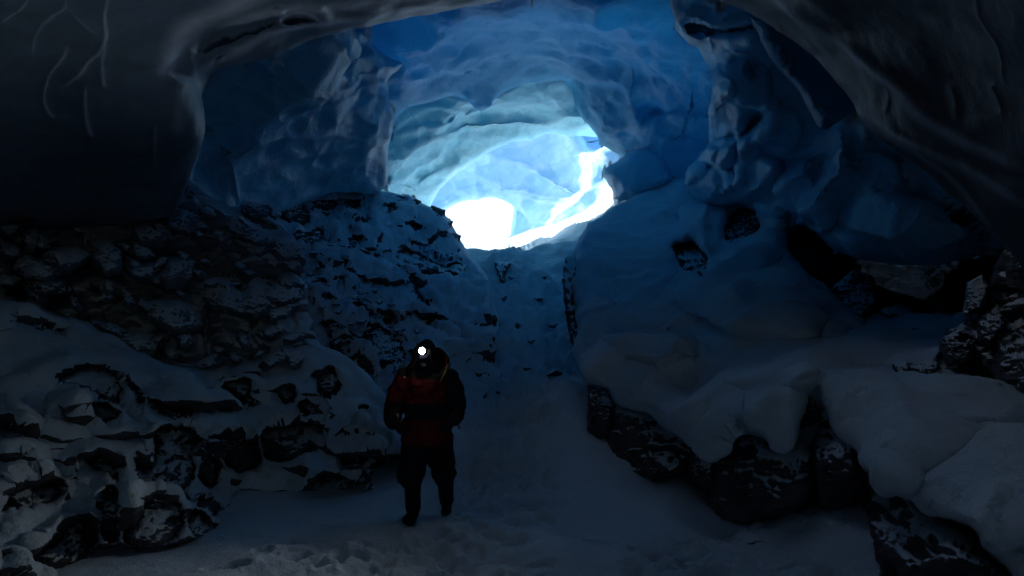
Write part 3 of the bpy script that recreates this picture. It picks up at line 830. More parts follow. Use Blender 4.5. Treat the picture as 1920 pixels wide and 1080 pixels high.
# the small dark stones that pepper the slope beside the rock wall
ns_, tries = 0, 0
pts_c = [np.array(p, float).mean(0) for p, _ in C_ROCKS]
while ns_ < 70 and tries < 3000:
    tries += 1
    x, y = RS.uniform(556, 840), RS.uniform(385, 690)
    if RS.rand() > np.interp(x, [556, 650, 760, 840], [1, .7, .35, .2]) or (y < 460 and x > 790) or y > 700 - .2 * abs(x - 640):
        continue
    if min(np.hypot(x - q[0], y - q[1]) for q in pts_c) < 14 or (abs(x - 800) < 70 and y > 630):
        continue
    a, bq, th = RS.uniform(5, 13), RS.uniform(2.5, 6), R(RS.uniform(-20, 40))
    pt = []
    for q in range(7):
        an, rr = 2 * math.pi * q / 7 + RS.uniform(-.35, .35), RS.uniform(.7, 1.15)
        u, v = a * rr * math.cos(an), bq * rr * math.sin(an)
        pt.append((x + u * math.cos(th) - v * math.sin(th), y + u * math.sin(th) + v * math.cos(th)))
    rock_mesh('stone', pt, fC, -.04 - .95 * float(cushion(x, y, C_LOBES)), .20, M_ROCK, 1300 + ns_, 'small dark stone poking through the snow of the slope beside the rock wall', 'stone', 'small stones on the snowy slope')
    pts_c.append(np.array([x, y]))
    ns_ += 1

# ---- left rock wall
fB = tps([(70, 566, 8.0), (302, 679, 9.0), (419, 680, 9.5), (0, 348, 8.9), (183, 359, 9.9), (338, 340, 10.9), (426, 390, 11.3), (500, 400, 12.4), (556, 461, 11.9), (577, 538, 11.3), (580, 601, 10.8), (300, 500, 9.8),
          (0, 560, 7.8), (600, 680, 10.4), (500, 560, 10.6), (-80, 340, 8.5), (-80, 560, 7.4), (200, 760, 8.2), (560, 760, 9.8), (420, 480, 10.9)])
B_POLY = [(-600, 340), (-90, 352), (0, 350), (62, 356), (130, 366), (185, 360), (262, 364), (292, 358), (355, 350), (402, 376), (428, 388), (470, 392), (530, 416), (560, 462), (568, 490), (562, 512), (578, 538), (584, 600), (600, 650), (640, 690),
          (660, 780), (-90, 780), (-600, 780)]
o, _ = sheet('rock_slope', B_POLY, fB, M_ROCK_WALL, step=3, roll=.6, rollR=16, back=3, edge_amp=4, edge_wl=22, seed=85, rock_base=1,
             disp=[d_fbm(1.6, .20, 86, 3), d_facet(2.3, .55, 87, stretch=(1, 1, 1.3)), d_facet(.6, .12, 89, stretch=(1, 1, 1.5)), d_facet(.22, .025, 88)])
tag(o, 'dark broken rock wall with snow caught in its ledges at left', kind='structure')

B_NAMED = [
    ([(290, 360), (298, 344), (322, 337), (340, 336), (355, 347), (352, 360), (320, 366)], 'round black boulder at the top of the left rock wall against the ice'),
    ([(452, 384), (470, 377), (500, 379), (512, 390), (500, 408), (470, 410), (452, 398)], 'snow topped block at the foot of the blue ice wall, right of the wall crest'),
    ([(508, 386), (524, 390), (528, 404), (516, 414), (504, 406)], 'small leaning slab right of the snow topped block'),
    ([(260, 366), (300, 372), (345, 395), (330, 404), (290, 392)], 'long pale slab lying below the round black boulder'),
    ([(275, 402), (310, 420), (332, 450), (300, 452), (270, 425)], 'pale triangular slab in the middle of the rock wall'),
    ([(404, 436), (424, 428), (444, 440), (444, 470), (424, 476), (406, 462)], 'upright rounded rock in the wall below the snow topped block'),
    ([(480, 545), (520, 532), (558, 532), (566, 560), (540, 578), (490, 574)], 'large grey block at the right edge of the rock wall'),
    ([(495, 580), (540, 566), (560, 572), (540, 595), (505, 608)], 'snow faced block under the large grey block'),
    ([(45, 530), (80, 518), (125, 524), (140, 548), (120, 562), (60, 560)], 'dark ledge rock at far left above the snow drift'),
    ([(0, 360), (50, 352), (110, 372), (120, 410), (60, 425), (0, 420)], 'huge black rock mass under the ice at far left'),
    ([(125, 375), (160, 378), (165, 410), (140, 425), (122, 410)], 'black upright rock right of the huge black rock mass'),
    ([(170, 598), (215, 606), (240, 622), (235, 640), (195, 622)], 'long dark slab at the foot of the rock wall above the drift'),
]
for k, (p, lb) in enumerate(B_NAMED):
    w = max(np.ptp([q[0] for q in p]), np.ptp([q[1] for q in p]))
    rock_mesh('boulder' if w > 60 else 'rock', p, fB, -.02,   .18 + w * .0035, M_ROCK if k in (0, 9, 10, 8) else M_ROCK_WALL, 400 + k, lb, cat='boulder' if w > 60 else 'rock')
placed = [np.array(p, float).mean(0) for p, _ in B_NAMED]
n_b = 0
for tr in range(4000):
    x, y = RS.uniform(0, 600), RS.uniform(365, 690)
    sd_, _, _ = poly_dist(np.array([x]), np.array([y]), B_POLY)
    if sd_[0] < 16 or y > 575 + 0.28 * x or (x < 230 and y > 530 + .32 * x):
        continue
    if min(np.hypot(x - q[0], (y - q[1]) * 1.4) for q in placed) < 9 + .6 * a if False else min(np.hypot(x - q[0], (y - q[1]) * 1.4) for q in placed) < 14 + .3 * a:
        continue
    upper = y < 360 + .28 * x + 40
    a = min(11 * math.exp(abs(RS.randn()) * .85), 60)
    bq = a * RS.uniform(.38, .75)
    th = R(RS.uniform(15, 38)) if upper else R(RS.uniform(-40, 70))
    pts = []
    for q in range(7):
        an = 2 * math.pi * q / 7 + RS.uniform(-.3, .3)
        rr = RS.uniform(.8, 1.1)
        u, v = a * rr * math.cos(an), bq * rr * math.sin(an)
        pts.append((x + u * math.cos(th) - v * math.sin(th), y + u * math.sin(th) + v * math.cos(th)))
    rock_mesh('rock', pts, fB, -.04, .14 + a * .008, M_ROCK_WALL, 600 + n_b,
              'broken dark slab wedged among similar slabs in the left rock wall', group='slabs of the left rock wall', n_ang=40, n_ring=7)
    placed.append(np.array([x, y]))
    n_b += 1
    if n_b >= 85:
        break

# ---- near left rock pile under snow
fA = tps([(0, 1080, 4.7), (174, 1022, 5.7), (285, 1028, 5.7), (348, 1008, 6.0), (435, 914, 8.0), (594, 920, 8.1), (693, 918, 8.2), (740, 890, 8.8), (0, 700, 6.6), (200, 700, 7.4), (400, 720, 8.7), (600, 720, 9.8), (700, 760, 9.8),
          (0, 560, 7.6), (239, 640, 8.6), (419, 690, 9.2), (590, 640, 10.6), (0, 850, 5.9), (200, 860, 6.4), (330, 850, 6.9), (430, 830, 8.1), (540, 840, 8.4), (0, 960, 5.2), (200, 960, 5.8), (-80, 1100, 4.4), (-80, 560, 7.2),
          (300, 760, 7.4), (480, 770, 8.7), (640, 820, 8.9), (380, 960, 6.6), (100, 1100, 4.9), (760, 800, 10)])
A_ROCKS = [
    ([(0, 856), (63, 862), (67, 890), (0, 886)], 'dark slab edge under thick snow at the left frame edge'),
    ([(148, 864), (178, 852), (218, 854), (232, 880), (231, 898), (214, 910), (186, 888)], 'dark rounded rock under a snow lip in the near left pile'),
    ([(245, 860), (257, 852), (277, 876), (293, 846), (289, 811), (317, 805), (344, 793), (364, 807), (374, 858), (362, 890), (332, 921), (301, 915), (257, 912), (245, 890)], 'large rugged boulder with a snow patched face in the near left pile'),
    ([(0, 935), (24, 904), (71, 900), (111, 904), (121, 926), (71, 959), (24, 965), (0, 970)], 'broad dark rock low in the near left pile'),
    ([(192, 926), (214, 915), (239, 933), (224, 957), (224, 995), (214, 1018), (190, 1014), (184, 965)], 'upright dark rock below the large rugged boulder'),
    ([(257, 933), (293, 919), (334, 935), (347, 973), (342, 1007), (317, 1018), (285, 1026), (245, 1026), (231, 993), (259, 969)], 'round boulder with a snowy face at the foot of the near left pile'),
    ([(348, 963), (380, 957), (400, 981), (394, 1007), (350, 1010)], 'low snowy rock right of the round boulder on the floor'),
    ([(372, 948), (392, 935), (422, 957), (418, 969), (392, 961)], 'small dark rock poking out at the edge of the snow floor'),
    ([(36, 1046), (79, 1026), (99, 1018), (115, 987), (158, 971), (176, 985), (188, 1026), (150, 1058), (79, 1078), (42, 1062)], 'jagged dark rock nearest the lower left corner'),
    ([(-20, 1064), (24, 1058), (40, 1090), (-20, 1100)], 'dark rock in the lower left corner of the photo'),
    ([(285, 745), (309, 764), (344, 760), (396, 764), (431, 755), (439, 776), (376, 781), (336, 785), (305, 771), (287, 759)], 'long dark rock edge under a smooth snow blanket'),
    ([(402, 821), (435, 816), (467, 820), (479, 846), (481, 872), (447, 888), (431, 876), (426, 854), (410, 834)], 'square dark rock framed by a snow arch'),
    ([(376, 842), (400, 837), (407, 866), (409, 896), (396, 908), (378, 884)], 'narrow dark gap rock left of the snow arch'),
    ([(493, 814), (526, 798), (558, 794), (574, 798), (594, 786), (608, 799), (588, 828), (570, 856), (546, 864), (503, 864), (493, 838)], 'broad dark rock right of the snow arch'),
    ([(594, 907), (618, 893), (637, 897), (657, 889), (681, 901), (687, 919), (641, 924), (606, 920)], 'low dark rock at the snow floor left of the person'),
    ([(649, 825), (677, 818), (703, 826), (695, 846), (677, 872), (647, 856)], 'dark rock under a rounded snow cap left of the person'),
    ([(689, 874), (713, 859), (730, 865), (732, 898), (701, 892)], 'dark pyramid shaped rock beside the person knee'),
    ([(420, 722), (455, 711), (473, 716), (465, 743), (493, 755), (475, 761), (436, 731)], 'dark rock strip under snow above the long rock edge'),
    ([(521, 733), (550, 727), (552, 745), (528, 757)], 'small dark rock face right of the rock strip'),
    ([(87, 712), (115, 690), (178, 686), (224, 704), (235, 731), (224, 757), (198, 749), (158, 737), (119, 729), (97, 723)], 'big rough dark rock in the middle of the left snow field'),
    ([(150, 751), (190, 754), (220, 771), (216, 793), (194, 801), (168, 787)], 'rounded rock directly below the big rough rock'),
    ([(103, 783), (127, 754), (140, 787), (119, 801)], 'pointed dark rock left of the rounded rock'),
    ([(-20, 790), (32, 788), (45, 799), (42, 818), (12, 828), (-20, 824)], 'low grey rock at the left frame edge in the snow field'),
    ([(231, 707), (245, 715), (279, 757), (253, 749)], 'thin tilted dark slab right of the big rough rock'),
    ([(722, 800), (752, 790), (766, 830), (760, 872), (736, 868), (722, 836)], 'tall dark rock standing right behind the person legs'),
    ([(590, 700), (620, 690), (640, 715), (622, 740), (596, 732)], 'dark rock face high on the pile left of the person'),
    ([(160, 590), (200, 600), (236, 624), (222, 640), (180, 616)], 'dark slab lying at the top of the left snow drift'),
    ([(0, 600), (40, 596), (95, 606), (130, 632), (90, 640), (30, 628)], 'dark rocks patch breaking the upper snow drift at left'),
    ([(560, 745), (600, 760), (610, 790), (580, 780)], 'thin dark rock under a snow fold left of the person elbow'),
    ([(670, 760), (692, 766), (700, 790), (680, 792)], 'dark stone between snow folds beside the person arm'),
]
rec = [(p, .34, 9) for p, _ in A_ROCKS]
o, _ = sheet('snow_drift', [(-600, 470), (-90, 530), (0, 552), (70, 575), (140, 596), (200, 620), (260, 652), (320, 690), (400, 690), (460, 680), (520, 660), (580, 640), (640, 660), (690, 700), (740, 760), (765, 830), (760, 900),
                            (700, 926), (594, 930), (515, 932), (435, 924), (424, 966), (402, 1004), (348, 1014), (285, 1034), (222, 1026), (170, 1030), (119, 1080), (60, 1130), (-90, 1160), (-600, 1300)],
             fA, M_PILE, step=3,
             lobes=[(70, 795, 130, 52, 8, 0.08), (255, 778, 118, 44, -5, 0.19), (375, 745, 105, 32, 4, 0.19), (432, 804, 96, 30, 8, 0.20), (560, 785, 86, 34, -6, 0.19), (690, 806, 62, 32, 10, 0.19), (615, 872, 118, 40, 12, 0.19), (650, 908, 92, 34, 8, 0.14),
                    (490, 900, 95, 34, 4, 0.17), (60, 1000, 95, 44, -15, 0.07), (215, 640, 120, 46, 24, 0.15), (90, 690, 110, 50, 20, 0.07), (330, 700, 80, 34, 15, 0.15), (520, 700, 80, 34, -10, 0.15), (620, 760, 64, 34, 12, 0.15), (180, 850, 60, 26, 0, 0.12), (300, 940, 50, 30, 0, 0.09), (395, 925, 50, 34, 20, 0.12), (70, 880, 90, 30, 0, .06)], roll=.25, rollR=12, back=1.2, edge_amp=3, edge_wl=24, seed=91, recess=rec, lip=.13,
             ridges=[([(0, 730), (60, 800), (150, 830), (280, 790), (350, 800)], 30, .22, 0), ([(290, 740), (380, 752), (440, 748)], 14, .22, 0), ([(390, 830), (400, 812), (440, 806), (475, 812), (488, 850), (500, 875)], 11, .28, 0),
                     ([(400, 830), (416, 850), (430, 885), (450, 905)], 8, .22, 0), ([(480, 805), (540, 785), (600, 775)], 14, .25, 0), ([(560, 870), (620, 880), (700, 905)], 16, .2, 0), ([(630, 815), (670, 805), (710, 815)], 12, .25, 0),
                     ([(120, 700), (140, 740), (150, 790)], 9, .15, 0), ([(232, 850), (240, 880), (244, 920)], 8, .2, 0), ([(130, 880), (170, 910), (190, 960)], 14, .2, 0), ([(0, 840), (70, 845), (140, 860)], 14, .16, 0)],
             disp=[d_fbm(1.4, .20, 92, 3), d_fbm(.7, .07, 95, 3), d_fbm(.3, .03, 93, 4), d_fbm(.1, .008, 96, 3), d_facet(.35, .10, 94, True)])
tag(o, 'thick snow blanket draped over the near left rock pile', kind='structure')
for k, (p, lb) in enumerate(A_ROCKS):
    w = max(np.ptp([q[0] for q in p]), np.ptp([q[1] for q in p]))
    pp = np.array(p, float)
    pp = pp.mean(0) + (pp - pp.mean(0)) * 1.16 + (0, 2)
    rock_mesh('boulder' if w > 100 else 'rock', pp, fA, .34, .22 + min(w * .0014, .16), M_ROCK_SNOWY if k in (2, 5, 6, 19, 20) else M_ROCK, 800 + k, lb, cat='boulder' if w > 100 else 'rock', rough=.16)

# ---- right snow slope and shelf
fE = tps([(1098, 425, 18), (1077, 468, 16), (1066, 503, 15), (1059, 538, 14), (1077, 601, 12.8), (1072, 662, 11.6), (1100, 725, 10), (1132, 398, 19), (1188, 370, 19.5), (1284, 326, 20.5), (1200, 450, 16.8), (1200, 540, 13.6),
          (1313, 532, 13), (1280, 430, 17), (1384, 507, 12.8), (1500, 513, 12.4), (1613, 600, 10.6), (1770, 590, 10.6), (1850, 590, 10), (1250, 600, 11.6), (1200, 660, 10.5), (1400, 650, 9.5), (1600, 650, 8.8), (1800, 650, 8),
          (1138, 725, 9.8), (1221, 776, 8.8), (1297, 834, 7.7), (1369, 819, 7.2), (1450, 835, 6.7), (1490, 780, 6.9), (1400, 720, 8), (1500, 725, 7.2), (1280, 740, 8.7), (1400, 440, 15.5), (1450, 400, 15.5), (1600, 720, 7.4), (1980, 620, 7.6), (1980, 720, 6.6), (1480, 470, 14)])
E_POLY = [(1098, 425), (1091, 440), (1077, 468), (1066, 503), (1059, 538), (1066, 573), (1077, 601), (1084, 625), (1074, 640), (1072, 662), (1086, 692), (1100, 722), (1138, 722), (1150, 756), (1172, 766), (1221, 777), (1239, 800), (1270, 820),
          (1297, 836), (1308, 834), (1329, 856), (1338, 874), (1350, 854), (1366, 860), (1370, 826), (1398, 812), (1427, 818), (1450, 840), (1468, 848), (1492, 836), (1500, 800), (1520, 775), (1560, 760), (1700, 800), (1990, 800), (1990, 575),
          (1850, 575), (1800, 582), (1770, 588), (1650, 584), (1613, 602), (1590, 575), (1571, 557), (1549, 534), (1520, 520), (1502, 500), (1482, 470), (1480, 430), (1500, 380), (1440, 330), (1330, 300), (1284, 324), (1232, 344), (1188, 370), (1150, 388), (1120, 407)]
E_ROCKS = [
    ([(1255, 457), (1287, 452), (1297, 436), (1310, 465), (1326, 484), (1334, 518), (1313, 533), (1287, 511), (1274, 493), (1260, 480)], 'dark rock showing through a hollow in the right snow slope', .9),
    ([(1363, 398), (1388, 380), (1404, 392), (1429, 417), (1407, 441), (1379, 456), (1360, 461), (1357, 442)], 'streaked grey rock under the snow bridges of the right slope', .7),
    ([(1452, 436), (1460, 431), (1466, 438), (1458, 444), (1452, 442)], 'tiny dark hole rock in the snow bridge above the hump', .3),
]
rec = [(p, d, 12) for p, _, d in E_ROCKS]
rec.append(([(1530, 694), (1505, 724), (1492, 772), (1500, 803), (1544, 790), (1532, 760), (1527, 726)], .5, 8))
o, _ = sheet('snow_shelf', E_POLY, fE, M_SNOW_BLUE, step=3, roll=.7, rollR=22, back=1.6, skirt=30, edge_amp=2.5, edge_wl=22, seed=101, recess=rec,
             lobes=[(1440, 568, 172, 66, 4, 1.0), (1555, 592, 66, 44, 20, .6), (1185, 622, 100, 44, 3, .6), (1225, 640, 86, 40, 8, .7), (1122, 684, 54, 56, 0, .6), (1225, 752, 96, 62, 25, .7), (1340, 792, 84, 80, 30, .6),
                    (1450, 786, 62, 72, 0, .6), (1400, 480, 86, 36, -22, .7), (1318, 418, 46, 70, 15, .5), (1190, 470, 90, 110, 20, .4), (1430, 700, 160, 46, -6, .35), (1690, 650, 150, 40, 0, .3), (1110, 560, 46, 50, 0, .4), (1395, 425, 40, 28, 0, .3)], lip=.12, cap=3.0,
             ridges=[([(1090, 610), (1140, 590), (1210, 582), (1290, 595)], 18, .42, 0), ([(1100, 640), (1160, 640), (1190, 665), (1240, 665), (1290, 640)], 16, .42, 0), ([(1150, 725), (1200, 690), (1300, 670), (1400, 660)], 22, .50, 0),
                     ([(1290, 800), (1310, 760), (1370, 715), (1450, 690)], 24, .50, 0), ([(1410, 800), (1420, 755), (1460, 720), (1540, 700)], 24, .50, 0), ([(1330, 380), (1310, 420), (1325, 470), (1345, 505)], 13, .6, 0),
                     ([(1335, 505), (1380, 470), (1430, 445), (1470, 445)], 16, .6, 0), ([(1310, 540), (1370, 512), (1450, 508), (1520, 525), (1590, 580)], 22, .50, 0), ([(1410, 385), (1440, 410), (1470, 425)], 12, .4, 0)],
             disp=[d_fbm(1.8, .24, 102, 3), d_fbm(.8, .05, 108, 3), d_fbm(.4, .03, 103, 3), d_fbm(.13, .008, 107, 3)])
tag(o, 'smooth blue snow slope and rounded shelf along the right side', kind='structure')
for k, (p, lb, d) in enumerate(E_ROCKS):
    pp = np.array(p, float)
    pp = pp.mean(0) + (pp - pp.mean(0)) * 1.15
    rock_mesh('rock', pp, fE, d * .95, .22, M_ROCK, 950 + k, lb, n_ang=90, n_ring=12)

# the dark undercut wall below the right ice wall
fUC = tps([(1480, 440, 15), (1560, 560, 12.6), (1620, 600, 11.4), (1770, 590, 11.4), (1880, 480, 10.8), (1620, 480, 14.3), (1720, 520, 14.5), (1990, 500, 10), (1400, 440, 16)])
o, _ = sheet('rock_slope', [(1430, 400), (1560, 400), (1900, 400), (1990, 440), (1990, 660), (1620, 660), (1540, 600), (1450, 500)], fUC, M_ROCK_BARE, step=4, roll=.2, rollR=10, back=1, edge_amp=2, seed=104, rock_base=1,
             disp=[d_fbm(1.6, .25, 105, 3), d_facet(.8, .22, 106), d_facet(.3, .06, 107)])
tag(o, 'black undercut rock hollow between the right ice wall and the snow shelf', kind='structure')
for k, (p, lb) in enumerate([
        ([(1560, 540), (1600, 505), (1640, 520), (1650, 570), (1615, 600), (1580, 575)], 'dark rough rock inside the right undercut hollow above the snow hump'),
        ([(1650, 580), (1690, 570), (1720, 585), (1690, 598), (1655, 594)], 'low dark stones lying at the back of the snow shelf')]):
    rock_mesh('rock', p, fUC, -.5, .4, M_ROCK, 970 + k, lb)

# rocks under the shelf lip
fP = tps([(1127, 770, 9.6), (1220, 830, 8.8), (1317, 880, 7.7), (1430, 900, 6.75), (1570, 870, 6.1), (1760, 1010, 5.0), (1900, 1080, 4.4), (1250, 900, 8.1), (1430, 980, 6.45), (1560, 940, 6.0)])
P_ROCKS = [
    ([(1105, 727), (1135, 732), (1152, 762), (1145, 812), (1125, 822), (1103, 818)], 'narrow dark rock at the left end of the snow shelf'),
    ([(1147, 770), (1172, 762), (1221, 774), (1239, 797), (1270, 816), (1300, 836), (1262, 885), (1230, 902), (1195, 892), (1150, 892), (1142, 830)], 'wide dark rock face under the left part of the shelf'),
    ([(1300, 838), (1324, 850), (1338, 872), (1340, 915), (1322, 924), (1290, 905)], 'wedge shaped dark rock between two larger rocks under the shelf'),
    ([(1334, 880), (1346, 852), (1369, 830), (1385, 815), (1432, 815), (1452, 838), (1490, 838), (1520, 850), (1524, 905), (1500, 945), (1452, 970), (1400, 985), (1352, 975), (1330, 930)], 'largest dark boulder under the middle of the snow shelf'),
    ([(1520, 850), (1540, 800), (1560, 790), (1604, 836), (1617, 884), (1606, 930), (1570, 950), (1540, 946), (1522, 905)], 'tall dark boulder under the near right snow mass'),
    ([(1630, 930), (1688, 920), (1740, 965), (1800, 1000), (1850, 1050), (1900, 1090), (1780, 1130), (1660, 1100), (1632, 1000)], 'black boulder under the snow in the lower right corner'),
]
for k, (p, lb) in enumerate(P_ROCKS):
    w = np.ptp([q[0] for q in p])
    pp = np.array(p, float)
    pp = pp.mean(0) + (pp - pp.mean(0)) * 1.10
    rock_mesh('boulder', pp, fP, .24, .30 + w * .0012, M_ROCK, 1000 + k, lb, cat='boulder', n_ang=140, n_ring=18, rough=.12)
rock_mesh('rock', [(1502, 722), (1528, 694), (1536, 720), (1534, 758), (1546, 786), (1502, 806), (1488, 772)], tps([(1500, 700, 7.1), (1540, 700, 7.0), (1500, 800, 6.7), (1540, 800, 6.5)]), .25, .35, M_ROCK, 1020,
          'jagged rock crest breaking the shelf snow beside the near right mass', n_ang=100, n_ring=12)

# near right snow mass
fG = tps([(1530, 698, 6.7), (1548, 765, 6.3), (1602, 837, 5.9), (1615, 881, 5.7), (1687, 908, 5.2), (1741, 962, 4.9), (1830, 989, 4.5), (1898, 1074, 4.0), (1700, 760, 6.1), (1850, 760, 6.0), (1920, 760, 5.9), (1750, 850, 5.3),
          (1900, 900, 4.5), (1920, 1080, 3.8), (2020, 1000, 3.6), (1700, 700, 7.1), (1900, 740, 6.3), (2020, 740, 6.0), (1600, 720, 6.9)])
o, _ = sheet('snow_drift', [(1530, 697), (1560, 692), (1640, 690), (1740, 715), (1850, 742), (1990, 740), (2500, 760), (2500, 1250), (2030, 1130), (1930, 1130), (1900, 1078), (1850, 1040), (1830, 992), (1777, 973), (1741, 964), (1722, 938), (1690, 926), (1650, 926), (1633, 905), (1633, 880), (1615, 884),
                           (1604, 840), (1575, 822), (1560, 808), (1548, 770), (1536, 740)],
             fG, M_SNOW, step=3, lobes=[(1690, 800, 150, 90, 15, .4), (1665, 868, 70, 62, 20, .3), (1860, 930, 120, 120, 30, .35), (1600, 740, 70, 50, 0, .25), (1780, 730, 120, 40, 5, .2)], roll=.55, rollR=26, back=1.4, edge_amp=3, edge_wl=26, seed=111,
             ridges=[([(1560, 790), (1580, 740), (1640, 720), (1720, 730)], 26, .25, 0), ([(1620, 860), (1660, 870), (1700, 900), (1760, 950)], 18, .18, 0), ([(1850, 1030), (1840, 960), (1880, 900)], 24, .15, 0)],
             disp=[d_fbm(1.3, .12, 112, 3), d_fbm(.3, .025, 113, 4), d_fbm(.09, .007, 114, 3)])
tag(o, 'near right snow mass bulging over dark boulders', kind='structure')

# right rock pile
fH = tps([(1920, 410, 7.4), (1856, 511, 7.6), (1845, 560, 7.5), (1770, 620, 7.5), (1672, 690, 7.6), (1720, 720, 7.2), (1850, 740, 6.6), (1920, 760, 6.2), (1900, 600, 6.9), (2000, 420, 7.2), (2000, 760, 5.8)])
o, _ = sheet('rock_slope', [(2450, 250), (1990, 390), (1920, 412), (1893, 452), (1857, 511), (1846, 560), (1815, 600), (1772, 630), (1752, 668), (1700, 684), (1672, 692), (1690, 714), (1730, 716), (1790, 715), (1850, 745), (1990, 770), (2450, 860)],
             fH, M_ROCK, step=3, roll=.5, rollR=14, back=1.6, skirt=30, edge_amp=5, edge_wl=20, seed=115, rock_base=1,
             disp=[d_fbm(1.0, .12, 116, 3), d_facet(.5, .18, 117), d_facet(.2, .06, 118)])
tag(o, 'dark heap of rock at the right frame edge above the snow', kind='structure')
for k, (p, lb) in enumerate([
        ([(1866, 625), (1900, 612), (1940, 620), (1950, 700), (1930, 752), (1880, 745), (1860, 700)], 'large upright dark rock at the right frame edge on the snow'),
        ([(1672, 682), (1700, 678), (1712, 694), (1698, 712), (1676, 706)], 'small dark stone at the left tip of the right rock heap'),
        ([(1700, 690), (1750, 672), (1766, 690), (1740, 712), (1706, 714)], 'long low dark rock beside the small stone of the right heap'),
        ([(1760, 640), (1800, 612), (1830, 630), (1820, 680), (1775, 690)], 'blocky dark rock in the lower right heap'),
        ([(1830, 600), (1870, 570), (1890, 610), (1860, 650), (1832, 640)], 'dark rock in the right heap above the upright rock'),
        ([(1880, 480), (1920, 440), (1950, 480), (1930, 540), (1890, 540)], 'dark rock high in the right heap against the ice'),
        ([(1812, 530), (1840, 515), (1856, 540), (1846, 585), (1806, 594)], 'snow plastered rock knob left of the right heap')]):
    rock_mesh('rock', p, fH, -.02, .28, M_ROCK_SNOWY if k == 6 else M_ROCK, 1040 + k, lb, n_ang=90, n_ring=12)

# snow bank outside the rim
fS = tps([(940, 460, 34), (1000, 430, 34.5), (1100, 400, 32), (1150, 360, 31), (1050, 450, 29), (1100, 430, 28), (1180, 420, 28), (933, 490, 30)])
o, _ = sheet('snow_bank', [(925, 470), (936, 461), (947, 448), (971, 440), (997, 430), (1040, 420), (1080, 404), (1112, 386), (1130, 362), (1150, 342), (1200, 330), (1220, 500), (925, 510)], fS, M_SNOW, step=2.6, roll=.6, rollR=10, back=2, skirt=18, edge_amp=2,
             edge_wl=14, seed=121, disp=[d_fbm(2.5, .25, 122, 4), d_facet(1.0, .12, 123)])
tag(o, 'bright lumpy snow bank right of the white opening beyond the rim', kind='structure')

# ---- cave floor: path that climbs the gully to the rim, in world space
def floor_z(x, y):
    yy = np.array([-20, 7.2, 8.5, 10, 12, 14, 16, 18, 20, 22, 24, 25, 26.5, 29, 34, 40])
    zz = np.array([0, 0, .18, .55, .9, 1.33, 1.9, 2.6, 3.4, 4.25, 5.1, 5.5, 5.55, 5.4, 5.5, 5.6])
    z = np.interp(y, yy, zz)
    z = z + sstep(14, 22, y) * 0.05 * np.clip(np.abs(x - (0.12 * y - 2.6)) - 1.0, 0, 6) ** 2 * 0.6
    z = z + sstep(22.5, 25, y) * 0.22 * np.clip(x - 0.4, 0, 6)
    # drifts banking up to both sides
    z = z + (1 - sstep(9, 12, y)) * (0.10 * np.clip(np.abs(x + .25 * 0) - 2.2, 0, 5) ** 1.4) * (0.5 + 0.5 * sstep(3, 6, y)) * np.where(x > 0, .9, .5)
    return z


